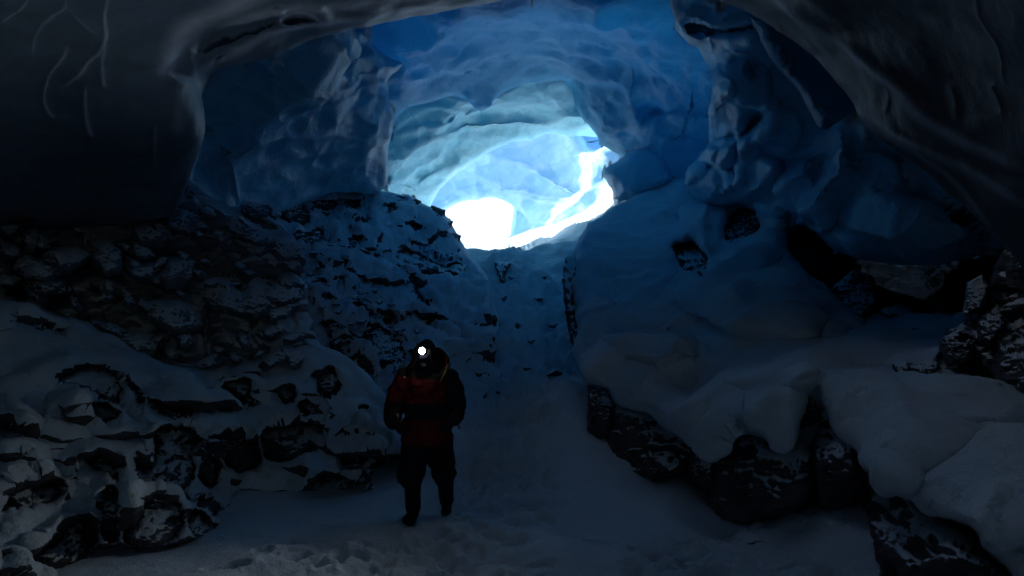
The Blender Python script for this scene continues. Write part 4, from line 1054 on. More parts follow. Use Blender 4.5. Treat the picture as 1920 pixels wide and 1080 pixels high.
def build_floor():
    ys = np.concatenate([np.linspace(-9, 3.2, 28), np.geomspace(3.3, 42, 620)])
    s = np.linspace(-1.05, 1.05, 620)
    Y2, S2 = np.meshgrid(ys, s, indexing='ij')
    X2 = S2 * np.maximum(Y2, 3.2) * 1.0
    Z2 = floor_z(X2, Y2)
    p = np.stack([X2, Y2, Z2], -1)
    calm = 1 - np.exp(-(((X2 - PX) ** 2 + (Y2 - PY_) ** 2) / 1.1 ** 2) ** 2)
    Z2 = Z2 + .10 * calm * fbm(p * np.array([.7, .7, 0]), 3, 131)
    Z2 = Z2 + .055 * (1 - calm) + .012 * fbm(p * np.array([4.5, 4.5, 0]), 4, 132)
    # trodden track
    track = np.interp(Y2, [3, 5, 6.2, 7, 9, 11, 14, 18, 25], [-1.2, -1.1, -.9, -.5, -.2, 0, -.15, -.2, -.1])
    wid = np.interp(Y2, [3, 5, 6.5, 8, 12, 16, 25], [.9, .9, .8, .65, .8, .9, .9])
    tm = np.exp(-((X2 - track) / wid) ** 2) * sstep(4.2, 5, Y2)
    # churned foreground snow and a second line of prints to the right
    t2 = np.exp(-((X2 - np.interp(Y2, [4, 5.5, 6.6, 8], [2.6, 1.5, 1.9, 2.4])) / .55) ** 2) * (1 - sstep(6.3, 7.2, Y2))
    t3 = np.exp(-((Y2 - 5.15 - .12 * X2) / .28) ** 2) * np.exp(-((X2 - .5) / 1.6) ** 2)
    m = np.clip(tm + .8 * t2 + .5 * t3, 0, 1)
    rough = fbm(p * np.array([2.6, 2.6, 1.0]), 5, 133, .58)
    f1, f2, cc, cid = voronoi(np.stack([X2 * 3.1 + .5 * perlin(p * 2.0, 7), Y2 * 2.6, Z2 * 0], -1), 135)
    dent = -np.exp(-(f1 / .34) ** 4) * (_hash(cid[..., 0], cid[..., 1], cid[..., 2], 9) > .35)
    sc = np.interp(Y2, [5, 7, 8.5, 14, 20], [1, 1.1, 1.9, 2.3, 2.3])
    Z2 = Z2 + m * sc * (.11 * rough + .085 * dent) * (.25 + .75 * calm)
    # boot prints down the path and across the near snow
    fr_ = np.random.RandomState(77)
    prints = []
    yy_ = 4.4
    while yy_ < 15.5:
        for sgn in (-1, 1):
            for lane in (-.32, .05, .4):
                cx = float(np.interp(yy_, [3, 5, 6.2, 7, 9, 11, 14, 18], [-1.2, -1.1, -.6, -.1, 0, .1, -.1, -.2])) + lane + sgn * .13 + fr_.uniform(-.12, .12)
                prints.append((cx, yy_ + fr_.uniform(-.3, .3), fr_.uniform(-.4, .4), fr_.uniform(.03, .075)))
        yy_ += .62
    for k in range(46):
        prints.append((fr_.uniform(-2.2, 2.4), fr_.uniform(4.4, 6.2), fr_.uniform(-1.5, 1.5), fr_.uniform(.03, .07)))
    for fx, fy, fa, fd in prints:
        if (fx - PX) ** 2 + (fy - PY_) ** 2 < .35:
            continue
        mm = (np.abs(X2 - fx) < .4) & (np.abs(Y2 - fy) < .4)
        if not mm.any():
            continue
        ca, sa = math.cos(fa), math.sin(fa)
        ux, uy = X2[mm] - fx, Y2[mm] - fy
        r = np.sqrt(((ux * ca + uy * sa) / .085) ** 2 + ((-ux * sa + uy * ca) / .17) ** 2) + .25 * perlin(p[mm] * 9, 3)
        Z2[mm] = Z2[mm] - fd * (1 - sstep(.7, 1.05, r)) + .35 * fd * np.exp(-((r - 1.25) / .25) ** 2)
    # chunks
    f1b, f2b, ccb, cidb = voronoi(np.stack([X2 * 11, Y2 * 11, Z2 * 0], -1), 137)
    Z2 = Z2 + m * sc * .045 * np.clip(1 - f1b / .5, 0, 1) * (_hash(cidb[..., 0], cidb[..., 1], cidb[..., 2], 4) > .6)
    # gully lumps
    gm = sstep(12, 15, Y2) * (1 - .72 * sstep(21, 24, Y2))
    Z2 = Z2 + gm * (.40 * fbm(p * np.array([1.1, .8, .5]), 5, 139, .62) + .26 * np.exp(-(voronoi(p * np.array([1.5, 1.1, .5]), 141)[0] / .38) ** 2))
    # snow cushions at the right gully foot
    for cx, cy, r, h in ((.75, 10.4, .6, .20), (1.15, 11.5, .9, .4), (.55, 11.0, .5, .18), (3.2, 5.9, .7, .22), (2.7, 6.6, .6, .15)):
        Z2 = Z2 + h * np.exp(-(((X2 - cx) ** 2 + (Y2 - cy) ** 2) / r ** 2) ** 1.3)
    for fx, fy in FEET:
        Z2 = Z2 - .05 * np.exp(-(((X2 - fx) ** 2 + (Y2 - fy) ** 2) / .17 ** 2) ** 2)
    nr, nc = Y2.shape
    idx = np.arange(nr * nc).reshape(nr, nc)
    F = np.stack([idx[:-1, :-1], idx[:-1, 1:], idx[1:, 1:], idx[1:, :-1]], -1).reshape(-1, 4)
    V = np.stack([X2, Y2, Z2], -1).reshape(-1, 3)
    return mesh_obj('snow_ground', V, F, M_SNOW_BLUE, attrs={'rock': np.zeros(len(V)), 'frost_glow': np.zeros(len(V))}), (X2, Y2, Z2)


PX, PY_ = -.857, 6.95
FEET = [(PX - .11, PY_ - .2), (PX + .185, PY_ + .2)]
o, _fl = build_floor()
tag(o, 'trampled snow floor and path climbing the gully to the cave mouth', kind='structure')


def ground_at(x, y):
    X2, Y2, Z2 = _fl
    k = np.argmin((X2 - x) ** 2 + (Y2 - y) ** 2)
    return float(Z2.ravel()[k])


# small stone on the floor, a bare slab in the gully, a dark stone below the slope's edge
fl_f = tps([(1373, 989, 6.7), (1432, 1016, 6.2), (1400, 1040, 6.1), (1340, 960, 7)])
rock_mesh('rock', [(1374, 1008), (1385, 992), (1402, 988), (1424, 998), (1434, 1016), (1404, 1024), (1380, 1018)], fl_f, -.05, .14, M_ROCK_SNOWY, 1101, 'small dark stone half buried in the snow floor at lower right', rough=.1)
gf = tps([(880, 700, 14.2), (1000, 700, 14.2), (940, 600, 17.8), (1060, 600, 17)])
rock_mesh('rock', [(922, 662), (934, 648), (955, 650), (950, 676), (942, 696), (920, 698)], gf, .0, .22, M_ROCK, 1102, 'streaked bare slab in the gully above the path right of the person')
rock_mesh('rock', [(968, 605), (977, 608), (974, 617), (965, 614)], gf, -.25, .15, M_ROCK_BARE, 1103, 'single small dark stone in the gully snow')
rock_mesh('rock', [(992, 738), (1015, 730), (1032, 738), (1020, 748), (998, 748)], tps([(990, 740, 12.2), (1030, 740, 12.2), (1010, 700, 13), (1010, 760, 11.8)]), .02, .18, M_ROCK_BARE, 1104, 'dark stone at the foot of the gully below the right slope edge')
rock_mesh('rock', [(1060, 480), (1076, 470), (1082, 500), (1074, 540), (1078, 590), (1086, 640), (1070, 652), (1060, 580), (1054, 530)], fE, -.05, .25, M_ROCK, 1105, 'long dark rock seam down the left edge of the right slope', n_ang=120)

for k, (gx_, gy_, w_, h_) in enumerate([(900, 575, 12, 6), (945, 560, 9, 8), (1010, 560, 10, 5), (915, 640, 14, 7), (1000, 640, 16, 8), (1035, 610, 12, 8), (905, 700, 16, 9), (985, 690, 13, 6), (1040, 700, 18, 9), (940, 735, 12, 5),
                                       (890, 540, 9, 5), (1020, 520, 9, 5), (960, 520, 8, 6)]):
    pt = []
    for q in range(8):
        an, rr = 2 * math.pi * q / 8 + RS.uniform(-.3, .3), RS.uniform(.75, 1.15)
        pt.append((gx_ + w_ * rr * math.cos(an), gy_ + h_ * rr * math.sin(an)))
    # rest on the gully floor: march along the sight line until it meets the snow
    yy_ = np.linspace(9, 26, 500)
    line = at(gx_, gy_, yy_)
    hit = line[:, 2] - floor_z(line[:, 0], line[:, 1])
    kk = np.argmax(hit < .06) if (hit < .06).any() else 250
    rock_mesh('stone', pt, (lambda v: (lambda a_, b_: np.full(np.broadcast(a_, b_).shape, v)))(yy_[kk]), -.12, .22, M_ROCK_SNOWY, 1500 + k, 'snow dusted stone half buried in the gully snow behind the person', 'stone', 'stones half buried in the gully')

# icicles under the ledge
ICL = ice_material('icicle_ice', (0.2, 0.4, 0.55), (0.35, 0.55, 0.68), (0.7, .8, .85), .5, .25, 2.0)
for k, (px, py, hpx) in enumerate([(787, 468, 14), (795, 470, 10), (803, 476, 22), (812, 476, 14), (822, 480, 18), (829, 484, 16), (838, 484, 20), (846, 482, 12)]):
    Yk = float(fC(px, py)) - .35
    top = at(px, py, Yk)
    L = hpx * Yk / FPX
    V, F = [], []
    for i in range(8):
        t = i / 7
        r = .045 * (1 - t) ** .8 + .006
        wob = .02 * math.sin(7 * t + k)
        for j in range(8):
            a = 2 * math.pi * j / 8
            V.append((top[0] + wob + r * math.cos(a), top[1] + r * math.sin(a), top[2] + .12 - (L + .12) * t))
    for i in range(7):
        for j in range(8):
            F.append((i * 8 + j, i * 8 + (j + 1) % 8, (i + 1) * 8 + (j + 1) % 8, (i + 1) * 8 + j))
    ic = mesh_obj('icicle', V, F, ICL)
    tag(ic, 'thin icicle hanging from the snow ledge of the far left slope', 'icicle', 'icicles under the snow ledge')

# ================================================================== THE PERSON
PZ = ground_at(PX, PY_) - .01


def ring_tube(pts, rad, n=14, sub=5):
    """round limb through points (smooth), capped with small domes"""
    p = np.array(pts, float)
    r = np.array(rad, float)
    t = np.arange(len(p))
    tt = np.linspace(0, len(p) - 1, (len(p) - 1) * sub + 1)

    def cr(a):
        out = []
        for u in tt:
            i = min(int(u), len(p) - 2)
            f = u - i
            p0, p1, p2, p3 = a[max(i - 1, 0)], a[i], a[i + 1], a[min(i + 2, len(a) - 1)]
            out.append(0.5 * ((2 * p1) + (-p0 + p2) * f + (2 * p0 - 5 * p1 + 4 * p2 - p3) * f * f + (-p0 + 3 * p1 - 3 * p2 + p3) * f ** 3))
        return np.array(out)
    P3 = cr(p)
    R3 = np.interp(tt, t, r)
    # dome caps
    d0 = (P3[0] - P3[1]) / np.linalg.norm(P3[0] - P3[1])
    d1 = (P3[-1] - P3[-2]) / np.linalg.norm(P3[-1] - P3[-2])
    A, B = [], []
    for a in (80, 50, 25):
        A.append((P3[0] + d0 * R3[0] * math.sin(R(a)), R3[0] * math.cos(R(a))))
    for a in (25, 50, 80):
        B.append((P3[-1] + d1 * R3[-1] * math.sin(R(a)), R3[-1] * math.cos(R(a))))
    P3 = np.array([a[0] for a in A] + list(P3) + [b[0] for b in B])
    R3 = np.array([a[1] for a in A] + list(R3) + [b[1] for b in B])
    T = np.gradient(P3, axis=0)
    T /= np.linalg.norm(T, axis=1, keepdims=True)
    ref = np.array([0, 0, 1.0]) if abs(T[len(T) // 2][2]) < .8 else np.array([0, 1.0, 0])
    V, F = [], []
    for q, rr, tn in zip(P3, R3, T):
        u = np.cross(tn, ref)
        u /= np.linalg.norm(u)
        v = np.cross(tn, u)
        for j in range(n):
            a = 2 * math.pi * j / n
            V.append(q + rr * (u * math.cos(a) + v * math.sin(a)))
    m = len(P3)
    for i in range(m - 1):
        for j in range(n):
            F.append((i * n + j, i * n + (j + 1) % n, (i + 1) * n + (j + 1) % n, (i + 1) * n + j))
    V.append(P3[0]); V.append(P3[-1])
    for j in range(n):
        F.append((len(V) - 2, (j + 1) % n, j))
        F.append((len(V) - 1, (m - 1) * n + j, (m - 1) * n + (j + 1) % n))
    return V, F


def loft(rings, n=28):
    V, F = [], []
    for z, cx, cy, rx, ry in rings:
        for j in range(n):
            a = 2 * math.pi * j / n
            V.append((cx + rx * math.cos(a), cy + ry * math.sin(a), z))
    m = len(rings)
    for i in range(m - 1):
        for j in range(n):
            F.append((i * n + j, i * n + (j + 1) % n, (i + 1) * n + (j + 1) % n, (i + 1) * n + j))
    F.append(tuple(range(n))[::-1])
    F.append(tuple((m - 1) * n + j for j in range(n)))
    return V, F


def ellipsoid(c, r, nu=20, nv=14, tilt=0.0):
    V, F = [], []
    ct, st = math.cos(tilt), math.sin(tilt)
    for i in range(nv + 1):
        th = math.pi * (i + .001) / (nv + .002)
        for j in range(nu):
            a = 2 * math.pi * j / nu
            x, y, z = r[0] * math.sin(th) * math.cos(a), r[1] * math.sin(th) * math.sin(a), r[2] * math.cos(th)
            V.append((c[0] + x, c[1] + y * ct - z * st, c[2] + y * st + z * ct))
    for i in range(nv):
        for j in range(nu):
            F.append((i * nu + j, (i + 1) * nu + j, (i + 1) * nu + (j + 1) % nu, i * nu + (j + 1) % nu))
    F.append(tuple(range(nu)))
    F.append(tuple(nv * nu + j for j in range(nu))[::-1])
    return V, F


def union(name, shapes, mat, parent=None, voxel=None, wrinkle=0.0, wseed=0):
    V, F = [], []
    for v, f in shapes:
        k = len(V)
        V += [tuple(map(float, q)) for q in v]
        F += [tuple(i + k for i in q) for q in f]
    me = bpy.data.meshes.new(name)
    me.from_pydata(V, [], F)
    me.update()
    me.materials.append(mat)
    o = bpy.data.objects.new(name, me)
    COL.objects.link(o)
    if parent:
        o.parent = parent
    for p in me.polygons:
        p.use_smooth = True
    if voxel:
        md = o.modifiers.new('fuse', 'REMESH')
        md.mode = 'VOXEL'
        md.voxel_size = voxel
        md.use_smooth_shade = True
        sm = o.modifiers.new('soften', 'SMOOTH')
        sm.iterations = 3
        sm.factor = .5
        if wrinkle:
            tx = bpy.data.textures.new(name + '_folds', 'CLOUDS')
            tx.noise_scale = .11
            tx.noise_depth = 3
            ds = o.modifiers.new('folds', 'DISPLACE')
            ds.texture = tx
            ds.strength = wrinkle
            ds.mid_level = .5
            ds.texture_coords = 'LOCAL'
    return o


def hand_shapes(wr, fwd, side, up, grow=0.0):
    """palm, four unequal curled fingers and a side thumb"""
    wr, fwd, side, up = (np.array(v, float) for v in (wr, fwd, side, up))
    sh = [ring_tube([wr, wr + fwd * .045, wr + fwd * .085], [.027 + grow, .036 + grow, .034 + grow], 12, 3)]
    for k, (off, L) in enumerate(((-.030, .068), (-.010, .078), (.011, .073), (.031, .056))):
        b = wr + fwd * .085 + side * off
        m1 = b + fwd * L * .5 - up * L * .08
        m2 = m1 + fwd * L * .3 - up * L * .34
        m3 = m2 - up * L * .28 + fwd * L * .02
        sh.append(ring_tube([b - fwd * .02, b, m1, m2, m3], [.0105 + grow, .010 + grow, .0095 + grow, .0088 + grow, .0075 + grow], 8, 3))
    b = wr + fwd * .03 - side * .032
    sh.append(ring_tube([b, b - side * .028 + fwd * .02, b - side * .036 + fwd * .052 - up * .012], [.014 + grow, .012 + grow, .0095 + grow], 8, 3))
    return sh


skin, nt_, b_ = new_mat('skin')
nn_ = noise_node(nt_, 30, 4)
rp_ = ramp(nt_, nn_.outputs['Fac'], [(0.3, (.42, .25, .19)), (.7, (.52, .33, .25))])
nt_.links.new(rp_.outputs['Color'], b_.inputs['Base Color'])
b_.inputs['Roughness'].default_value = .55

LW, RW = (-.285, -.19, .955), (.27, -.12, .985)      # wrists
HL = dict(fwd=(.62, -.25, -.74), side=(.35, -.80, .48), up=(-.70, -.56, -.42))
HR = dict(fwd=(-.55, -.30, -.78), side=(-.35, -.80, .48), up=(.70, -.56, -.42))
legs_l = [(-.10, .02, .88), (-.125, -.06, .46), (-.115, -.16, .10)]
legs_r = [(.10, .02, .88), (.165, .10, .46), (.185, .24, .10)]
body_sh = [
    ellipsoid((-.02, -.085, 1.655), (.078, .098, .118), tilt=-.25),
    ring_tube([(-.02, -.155, 1.60), (-.02, -.165, 1.565)], [.05, .035], 12, 3),          # jaw and chin
    ring_tube([(-.022, -.183, 1.655), (-.022, -.205, 1.628)], [.012, .016], 8, 3),         # nose
    ring_tube([(-.055, -.176, 1.672), (-.02, -.186, 1.672), (.012, -.176, 1.672)], [.012, .013, .012], 8, 3),   # brow
    ring_tube([(-.045, -.181, 1.596), (-.02, -.187, 1.597), (.004, -.181, 1.596)], [.007, .009, .007], 8, 3),   # lips
    ellipsoid((-.100, -.07, 1.648), (.014, .026, .034)), ellipsoid((.060, -.07, 1.648), (.014, .026, .034)),     # ears
    ring_tube([(-.01, -.02, 1.44), (-.015, -.06, 1.58)], [.062, .058], 12, 4),
    loft([(.80, 0, 0, .12, .09), (.90, 0, 0, .165, .115), (1.05, 0, -.01, .15, .11), (1.25, 0, -.01, .18, .125), (1.40, 0, 0, .18, .11), (1.46, 0, -.01, .09, .08)]),
    ring_tube([(-.17, 0, 1.41), (-.31, .0, 1.13), (-.30, -.17, .96)], [.055, .045, .030], 12, 6),
    ring_tube([(.17, 0, 1.41), (.285, .03, 1.15), (.275, -.10, .99)], [.055, .045, .030], 12, 6),
    ring_tube([legs_l[0], legs_l[1], legs_l[2]], [.085, .06, .04], 12, 6), ring_tube([legs_r[0], legs_r[1], legs_r[2]], [.085, .06, .04], 12, 6),
    ring_tube([(-.115, -.13, .05), (-.13, -.30, .04)], [.04, .03], 10, 3), ring_tube([(.185, .25, .05), (.19, .10, .04)], [.04, .03], 10, 3),
] + hand_shapes(LW, **HL) + hand_shapes(RW, **HR)
person = union('person', body_sh, skin, voxel=.007)
person.location = (PX, PY_, PZ)
PS = .97
person.scale = (PS, PS, PS)
tag(person, 'person in red and black parka facing the camera with a lit headlamp, head bowed', 'person')

# jacket: red with black yoke, black waist band and black right sleeve (bands of the cloth itself)
jm, jnt, jb = new_mat('parka_cloth')
tc = N(jnt, 'ShaderNodeTexCoord')
sp = N(jnt, 'ShaderNodeSeparateXYZ')
jnt.links.new(tc.outputs['Object'], sp.inputs[0])
nz = noise_node(jnt, 20, 4, .6, vec=tc.outputs['Object'])
red = ramp(jnt, nz.outputs['Fac'], [(.3, (.10, .006, .007)), (.7, (.16, .008, .009))]).outputs['Color']
blk = ramp(jnt, nz.outputs['Fac'], [(.3, (.010, .010, .012)), (.7, (.018, .018, .021))]).outputs['Color']
zz = sp.outputs['Z']
xx = sp.outputs['X']
yoke = math_node(jnt, 'GREATER_THAN', math_node(jnt, 'ADD', zz, math_node(jnt, 'MULTIPLY', xx, .12)), 1.405)
band = math_node(jnt, 'MULTIPLY', math_node(jnt, 'GREATER_THAN', zz, .985), math_node(jnt, 'LESS_THAN', zz, 1.155))
slv = math_node(jnt, 'GREATER_THAN', math_node(jnt, 'SUBTRACT', xx, math_node(jnt, 'MULTIPLY', zz, .02)), .185)
slv = math_node(jnt, 'MULTIPLY', slv, math_node(jnt, 'GREATER_THAN', zz, .95))
sll = math_node(jnt, 'MULTIPLY', math_node(jnt, 'LESS_THAN', xx, -.245), math_node(jnt, 'LESS_THAN', zz, 1.17))
sll = math_node(jnt, 'MULTIPLY', sll, math_node(jnt, 'GREATER_THAN', zz, .90))
anyb = math_node(jnt, 'MAXIMUM', math_node(jnt, 'MAXIMUM', yoke, band), math_node(jnt, 'MAXIMUM', slv, sll))
jnt.links.new(mixc(jnt, anyb, red, blk), jb.inputs['Base Color'])
jb.inputs['Roughness'].default_value = .7
jb.inputs['Specular IOR Level'].default_value = .2
wv = noise_node(jnt, 16, 3, .5, vec=tc.outputs['Object'], dist=1.2)
bump(jnt, jb, wv.outputs['Fac'], .45, .02)
union('jacket', [
    loft([(.735, .0, .0, .262, .19), (.76, .0, .0, .27, .20), (.86, 0, 0, .262, .195), (.96, -.005, 0, .25, .185), (1.02, 0, -.01, .232, .18), (1.10, 0, -.015, .245, .185), (1.24, 0, -.015, .25, .185),
          (1.36, 0, -.01, .25, .175), (1.44, 0, -.01, .245, .155), (1.50, 0.0, -.01, .20, .14), (1.545, 0.0, -.02, .145, .13), (1.59, -.01, -.03, .11, .115)]),
    ring_tube([(-.20, .0, 1.42), (-.29, .0, 1.28), (-.345, .0, 1.10), (-.345, -.09, .985), (-.295, -.175, .955)], [.112, .108, .098, .085, .066], 16, 6),
    ring_tube([(.21, .0, 1.42), (.275, .02, 1.28), (.305, .03, 1.13), (.30, -.04, 1.02), (.275, -.11, .99)], [.115, .112, .102, .088, .066], 16, 6),
], jm, person, voxel=.011, wrinkle=.06)

cl_black = cloth_material('black_cloth', (.014, .014, .017))
cl_boot = cloth_material('boot_leather', (.012, .012, .012), .5)
cl_red = cloth_material('red_cloth', (.15, .008, .009))
cl_navy = cloth_material('navy_fleece', (.02, .025, .05))
union('trousers', [
    loft([(.70, 0, 0, .215, .15), (.80, 0, 0, .225, .16), (.92, 0, 0, .20, .15)]),
    ring_tube([(-.115, .0, .84), (-.13, -.03, .62), (-.145, -.07, .44), (-.138, -.09, .385)], [.15, .142, .145, .115], 18, 6),
    ring_tube([(.115, .0, .84), (.145, .05, .62), (.172, .10, .44), (.178, .12, .385)], [.15, .138, .136, .112], 18, 6),
], cl_black, person, voxel=.011, wrinkle=.06)
for nm, pts in (('gaiter', [(-.128, -.09, .42), (-.118, -.13, .25), (-.112, -.16, .12)]), ('gaiter', [(.18, .125, .42), (.186, .18, .25), (.188, .235, .12)])):
    union(nm, [ring_tube(pts, [.092, .082, .076], 16, 6)], cl_black, person, voxel=.01, wrinkle=.015)
for ax, ay, dx in ((-.112, -.16, -.035), (.188, .235, .01)):
    union('boot', [ring_tube([(ax, ay, .17), (ax, ay + .005, .09), (ax, ay + .01, .05)], [.068, .064, .056], 14, 4),
                   ring_tube([(ax, ay + .05, .052), (ax + dx * .5, ay - .08, .052), (ax + dx, ay - .17, .045)], [.05, .052, .046], 14, 5),
                   loft([(.0, ax + dx * .4, ay - .06, .055, .155), (.025, ax + dx * .4, ay - .06, .058, .158), (.035, ax + dx * .4, ay - .06, .052, .15)])], cl_boot, person, voxel=.009)
union('glove', hand_shapes(LW, grow=.006, **HL), cl_black, person, voxel=.006)
union('glove', hand_shapes(RW, grow=.006, **HR), cl_black, person, voxel=.006)


def hood_shell(name, rings, mat, open_deg, parent):
    """a soft hood: stacked rings that leave an opening towards the face (-y), with thickness"""
    n = 30
    V, F = [], []
    for z, cx, cy, rx, ry, od in rings:
        for j in range(n + 1):
            a = R(-90 + od) + (R(360 - 2 * od)) * j / n
            V.append((cx + rx * math.cos(a), cy + ry * math.sin(a), z))
    for i in range(len(rings) - 1):
        for j in range(n):
            F.append((i * (n + 1) + j, i * (n + 1) + j + 1, (i + 1) * (n + 1) + j + 1, (i + 1) * (n + 1) + j))
    o = union(name, [(V, F)], mat, parent)
    s = o.modifiers.new('cloth', 'SOLIDIFY')
    s.thickness = .018
    s.offset = 1
    sb = o.modifiers.new('soft', 'SUBSURF')
    sb.levels = sb.render_levels = 2
    return o


hood_shell('cap', [(1.50, -.03, -.02, .20, .15, 30), (1.545, -.025, -.035, .145, .145, 32), (1.60, -.02, -.055, .125, .135, 30), (1.645, -.02, -.06, .118, .14, 30), (1.69, -.02, -.068, .110, .140, 10), (1.735, -.015, -.06, .088, .115, 4), (1.77, -.005, -.05, .058, .075, 1), (1.795, 0, -.04, .025, .03, 0.5), (1.802, 0, -.04, .004, .004, .2)],
           cl_black, 40, person)
hood_shell('hood', [(1.46, .05, .01, .155, .15, 55), (1.53, .06, .015, .155, .155, 58), (1.60, .07, .02, .145, .155, 58), (1.66, .065, .02, .118, .14, 62), (1.70, .055, .03, .08, .11, 70), (1.722, .05, .05, .035, .05, 80)], cl_red, 55, person)
union('neck_gaiter', [loft([(1.50, -.015, -.05, .10, .11), (1.55, -.018, -.075, .092, .105), (1.60, -.02, -.098, .090, .128), (1.645, -.02, -.102, .088, .130), (1.668, -.02, -.102, .082, .124)], 24)], cl_navy, person)
# eyes
eye_m, ent, eb = new_mat('eye')
en = noise_node(ent, 60)
er = ramp(ent, en.outputs['Fac'], [(.4, (.5, .5, .5)), (.6, (.6, .6, .6))])
ent.links.new(er.outputs['Color'], eb.inputs['Base Color'])
eb.inputs['Roughness'].default_value = .2
for ex in (-.052, .010):
    union('eye', [ellipsoid((ex, -.170, 1.652), (.012, .012, .010), 10, 8)], eye_m, person)
strap_m = cloth_material('olive_webbing', (.10, .09, .035))
union('shoulder_strap', [ring_tube([(.155, -.13, 1.38), (.19, -.145, 1.44), (.215, -.09, 1.52), (.225, .0, 1.55), (.21, .09, 1.50)], [.018, .02, .02, .02, .018], 10, 5)], strap_m, person)
union('cord', [ring_tube([(.30, -.08, .99), (.325, -.09, .96), (.335, -.09, .93), (.345, -.09, .905)], [.006, .005, .005, .009], 8, 4)], cl_black, person)
em = cloth_material('pale_thread', (.5, .5, .5))
union('emblem', [loft([(1.415, -.222, -.125, .010, .004), (1.432, -.222, -.122, .010, .004)], 8)], em, person)

# headlamp: strap, housing and burning lens
LAMP = np.array([-.030, -.244, 1.694])
lamp = union('headlamp', [loft([(1.658, LAMP[0], -.212, .034, .022), (1.664, LAMP[0], -.214, .044, .028), (1.724, LAMP[0], -.214, .044, .028), (1.730, LAMP[0], -.212, .034, .022)], 20)], cl_boot, person)
n_s = 32
sv = []
for dz in (-.013, .013):
    for j in range(n_s):
        a = 2 * math.pi * j / n_s
        sv.append((-.02 + .122 * math.cos(a), -.06 + .150 * math.sin(a), 1.69 + dz + .0 * math.sin(a)))
strap = union('head_strap', [(sv, [(j, (j + 1) % n_s, n_s + (j + 1) % n_s, n_s + j) for j in range(n_s)])], cl_navy, lamp)
so = strap.modifiers.new('webbing', 'SOLIDIFY')
so.thickness = .003
lm, lnt, lb_ = new_mat('lamp_light')
lb_.inputs['Base Color'].default_value = (1, 1, 1, 1)
lb_.inputs['Emission Color'].default_value = (1, .97, .90, 1)
lb_.inputs['Emission Strength'].default_value = 25
lv, lf = [], []
for i, (r_, dy) in enumerate(((.032, 0), (.031, -.002), (.024, -.003), (.012, -.004))):
    for j in range(24):
        a = 2 * math.pi * j / 24
        lv.append((LAMP[0] + r_ * math.cos(a), LAMP[1] + dy, LAMP[2] + r_ * math.sin(a)))
for i in range(3):
    for j in range(24):
        lf.append((i * 24 + j, i * 24 + (j + 1) % 24, (i + 1) * 24 + (j + 1) % 24, (i + 1) * 24 + j))
lf.append(tuple(3 * 24 + j for j in range(24)))
union('lens', [(lv, lf)], lm, lamp)
sl = bpy.data.lights.new('headlamp_beam', 'SPOT')
sl.energy = LAMP_W = 9.5
sl.color = (.88, .94, 1.0)
sl.spot_size = R(168)
sl.spot_blend = 1.0
sl.shadow_soft_size = .03
so_ = bpy.data.objects.new('headlamp_beam', sl)
COL.objects.link(so_)
so_.location = (PX + PS * LAMP[0], PY_ + PS * LAMP[1] - .05, PZ + PS * LAMP[2])
so_.rotation_euler = Vector((-.25, -1, .3)).to_track_quat('-Z', 'Y').to_euler()

# ================================================================== GLACIER SHELL, OUTSIDE, SKY
REAR_FILL = (3.2, 3.4, 1.2, .75)      # centre x, z and half sizes of an unseen rear opening added for fill light


def shell():
    ys = np.concatenate([np.linspace(-9, 30, 40)])
    n = 64
    V, F = [], []
    for i, y in enumerate(ys):
        for j in range(n):
            a = 2 * math.pi * j / n
            ca, sa = math.cos(a), math.sin(a)
            x = 13.5 * math.copysign(abs(ca) ** .6, ca)
            z = 7.5 + 13.0 * math.copysign(abs(sa) ** .6, sa)
            V.append((x, y, z))
    m = len(ys)
    for i in range(m - 1):
        for j in range(n):
            # unseen roof opening, made so daylight glows through the inner ceilings
            if 11.5 < ys[i] < 19 and math.sin(2 * math.pi * (j + .5) / n) > .84:
                continue
            F.append((i * n + j, i * n + (j + 1) % n, (i + 1) * n + (j + 1) % n, (i + 1) * n + j))
    # closed end behind
    # (an unseen opening added behind the viewer lets fill light in)
    c = len(V)
    for j in range(n):
        a = 2 * math.pi * j / n
        ca, sa = math.cos(a), math.sin(a)
        V.append((REAR_FILL[0] + REAR_FILL[2] * math.copysign(abs(ca) ** .8, ca), -9, REAR_FILL[1] + REAR_FILL[3] * math.copysign(abs(sa) ** .8, sa)))
    for j in range(n):
        F.append((c + j, c + (j + 1) % n, (j + 1) % n, j))
    # far end with the cave mouth left open
    k0 = len(V)
    for j in range(n):
        a = 2 * math.pi * j / n
        ca, sa = math.cos(a), math.sin(a)
        V.append((-.35 + 6.2 * math.copysign(abs(ca) ** .8, ca), 30, 8.2 + 5.6 * math.copysign(abs(sa) ** .8, sa)))
    for j in range(n):
        F.append(((m - 1) * n + j, (m - 1) * n + (j + 1) % n, k0 + (j + 1) % n, k0 + j))
    V = np.array(V, float)
    V += .5 * np.stack([fbm(V * .3, 3, 201), 0 * V[:, 0], fbm(V * .3, 3, 203)], -1)
    Fq = [f for f in F if f[2] != f[3]]
    Ft = [f[:3] for f in F if f[2] == f[3]]
    allf = [(a, b, c_) for a, b, c_, d in Fq] + [(a, c_, d) for a, b, c_, d in Fq] + Ft
    o = mesh_obj('glacier', V, np.array(allf), M_ICE_NEAR)
    tag(o, 'body of the glacier enclosing the cave', kind='structure')


shell()


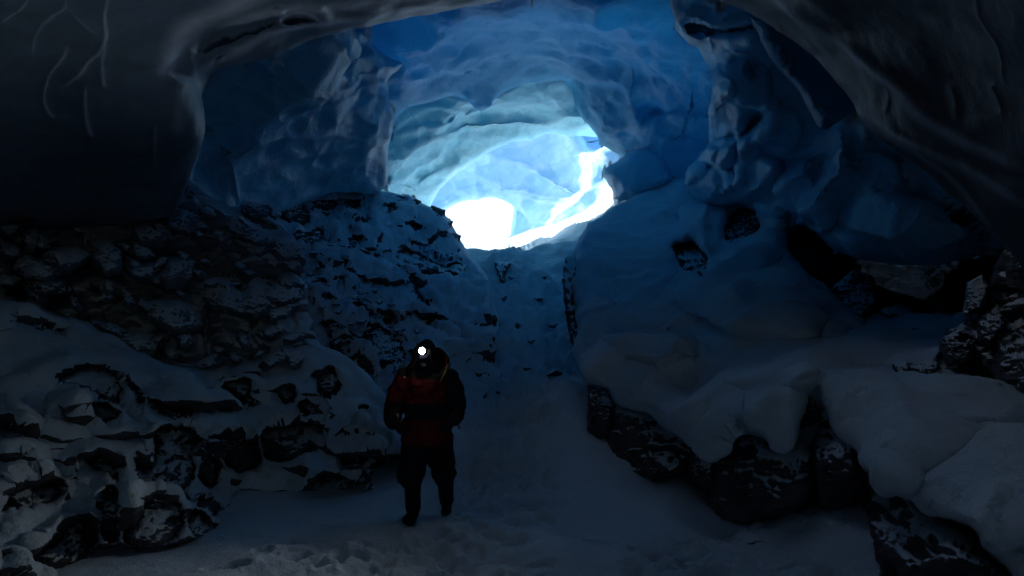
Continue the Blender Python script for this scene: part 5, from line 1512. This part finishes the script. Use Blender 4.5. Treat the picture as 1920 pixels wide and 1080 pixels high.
def snow_field():
    ys = np.concatenate([np.linspace(31, 70, 60), np.geomspace(72, 600, 60)])
    s = np.linspace(-1.6, 1.6, 120)
    Y2, S2 = np.meshgrid(ys, s, indexing='ij')
    X2 = S2 * np.maximum(Y2, 60)
    Z2 = 5.0 + .55 * np.clip(Y2 - 58, 0, 160) + .25 * np.clip(Y2 - 218, 0, 400)
    p = np.stack([X2, Y2, 0 * X2], -1)
    Z2 = Z2 + sstep(45, 80, Y2) * 5 * fbm(p * .02, 4, 211) + .3 * fbm(p * .3, 4, 213)
    nr, nc = Y2.shape
    idx = np.arange(nr * nc).reshape(nr, nc)
    F = np.stack([idx[:-1, :-1], idx[:-1, 1:], idx[1:, 1:], idx[1:, :-1]], -1).reshape(-1, 4)
    o = mesh_obj('snow_field', np.stack([X2, Y2, Z2], -1).reshape(-1, 3), F, M_SNOW, attrs={'rock': np.zeros(nr * nc), 'frost_glow': np.zeros(nr * nc)})
    tag(o, 'sunlit white snow field outside the cave mouth', kind='structure')


snow_field()

SUN_EL, SUN_AZ = 36.0, 292.0     # azimuth clockwise from +y
w = bpy.data.worlds.new('World')
scene.world = w
w.use_nodes = True
nt = w.node_tree
sky = nt.nodes.new('ShaderNodeTexSky')
sky.sky_type = 'NISHITA'
sky.sun_disc = False
sky.sun_elevation = R(SUN_EL)
sky.sun_rotation = R(SUN_AZ)
bg = nt.nodes['Background']
bg.inputs['Strength'].default_value = .15
nt.links.new(sky.outputs['Color'], bg.inputs['Color'])
sd_ = bpy.data.lights.new('sun', 'SUN')
sd_.energy = 2.0
sd_.angle = R(.5)
sd_.color = (1, .96, .9)
so_ = bpy.data.objects.new('sun', sd_)
COL.objects.link(so_)
az, el = R(SUN_AZ), R(SUN_EL)
to_sun = Vector((math.sin(az) * math.cos(el), math.cos(az) * math.cos(el), math.sin(el)))
so_.rotation_euler = to_sun.to_track_quat('Z', 'Y').to_euler()

# ------------------------------------------------------------------ render settings
scene.view_settings.view_transform = 'Standard'
scene.view_settings.look = 'None'
scene.view_settings.gamma = 1
scene.view_settings.exposure = 2.32
scene.render.engine = 'CYCLES'
cy = scene.cycles
cy.use_denoising = True
cy.denoiser = 'OPENIMAGEDENOISE'
cy.denoising_input_passes = 'RGB_ALBEDO_NORMAL'
cy.denoising_prefilter = 'ACCURATE'
cy.max_bounces = 12
cy.diffuse_bounces = 10
cy.glossy_bounces = 3
cy.transmission_bounces = 2
cy.sample_clamp_indirect = 0
cy.caustics_reflective = False
cy.caustics_refractive = False
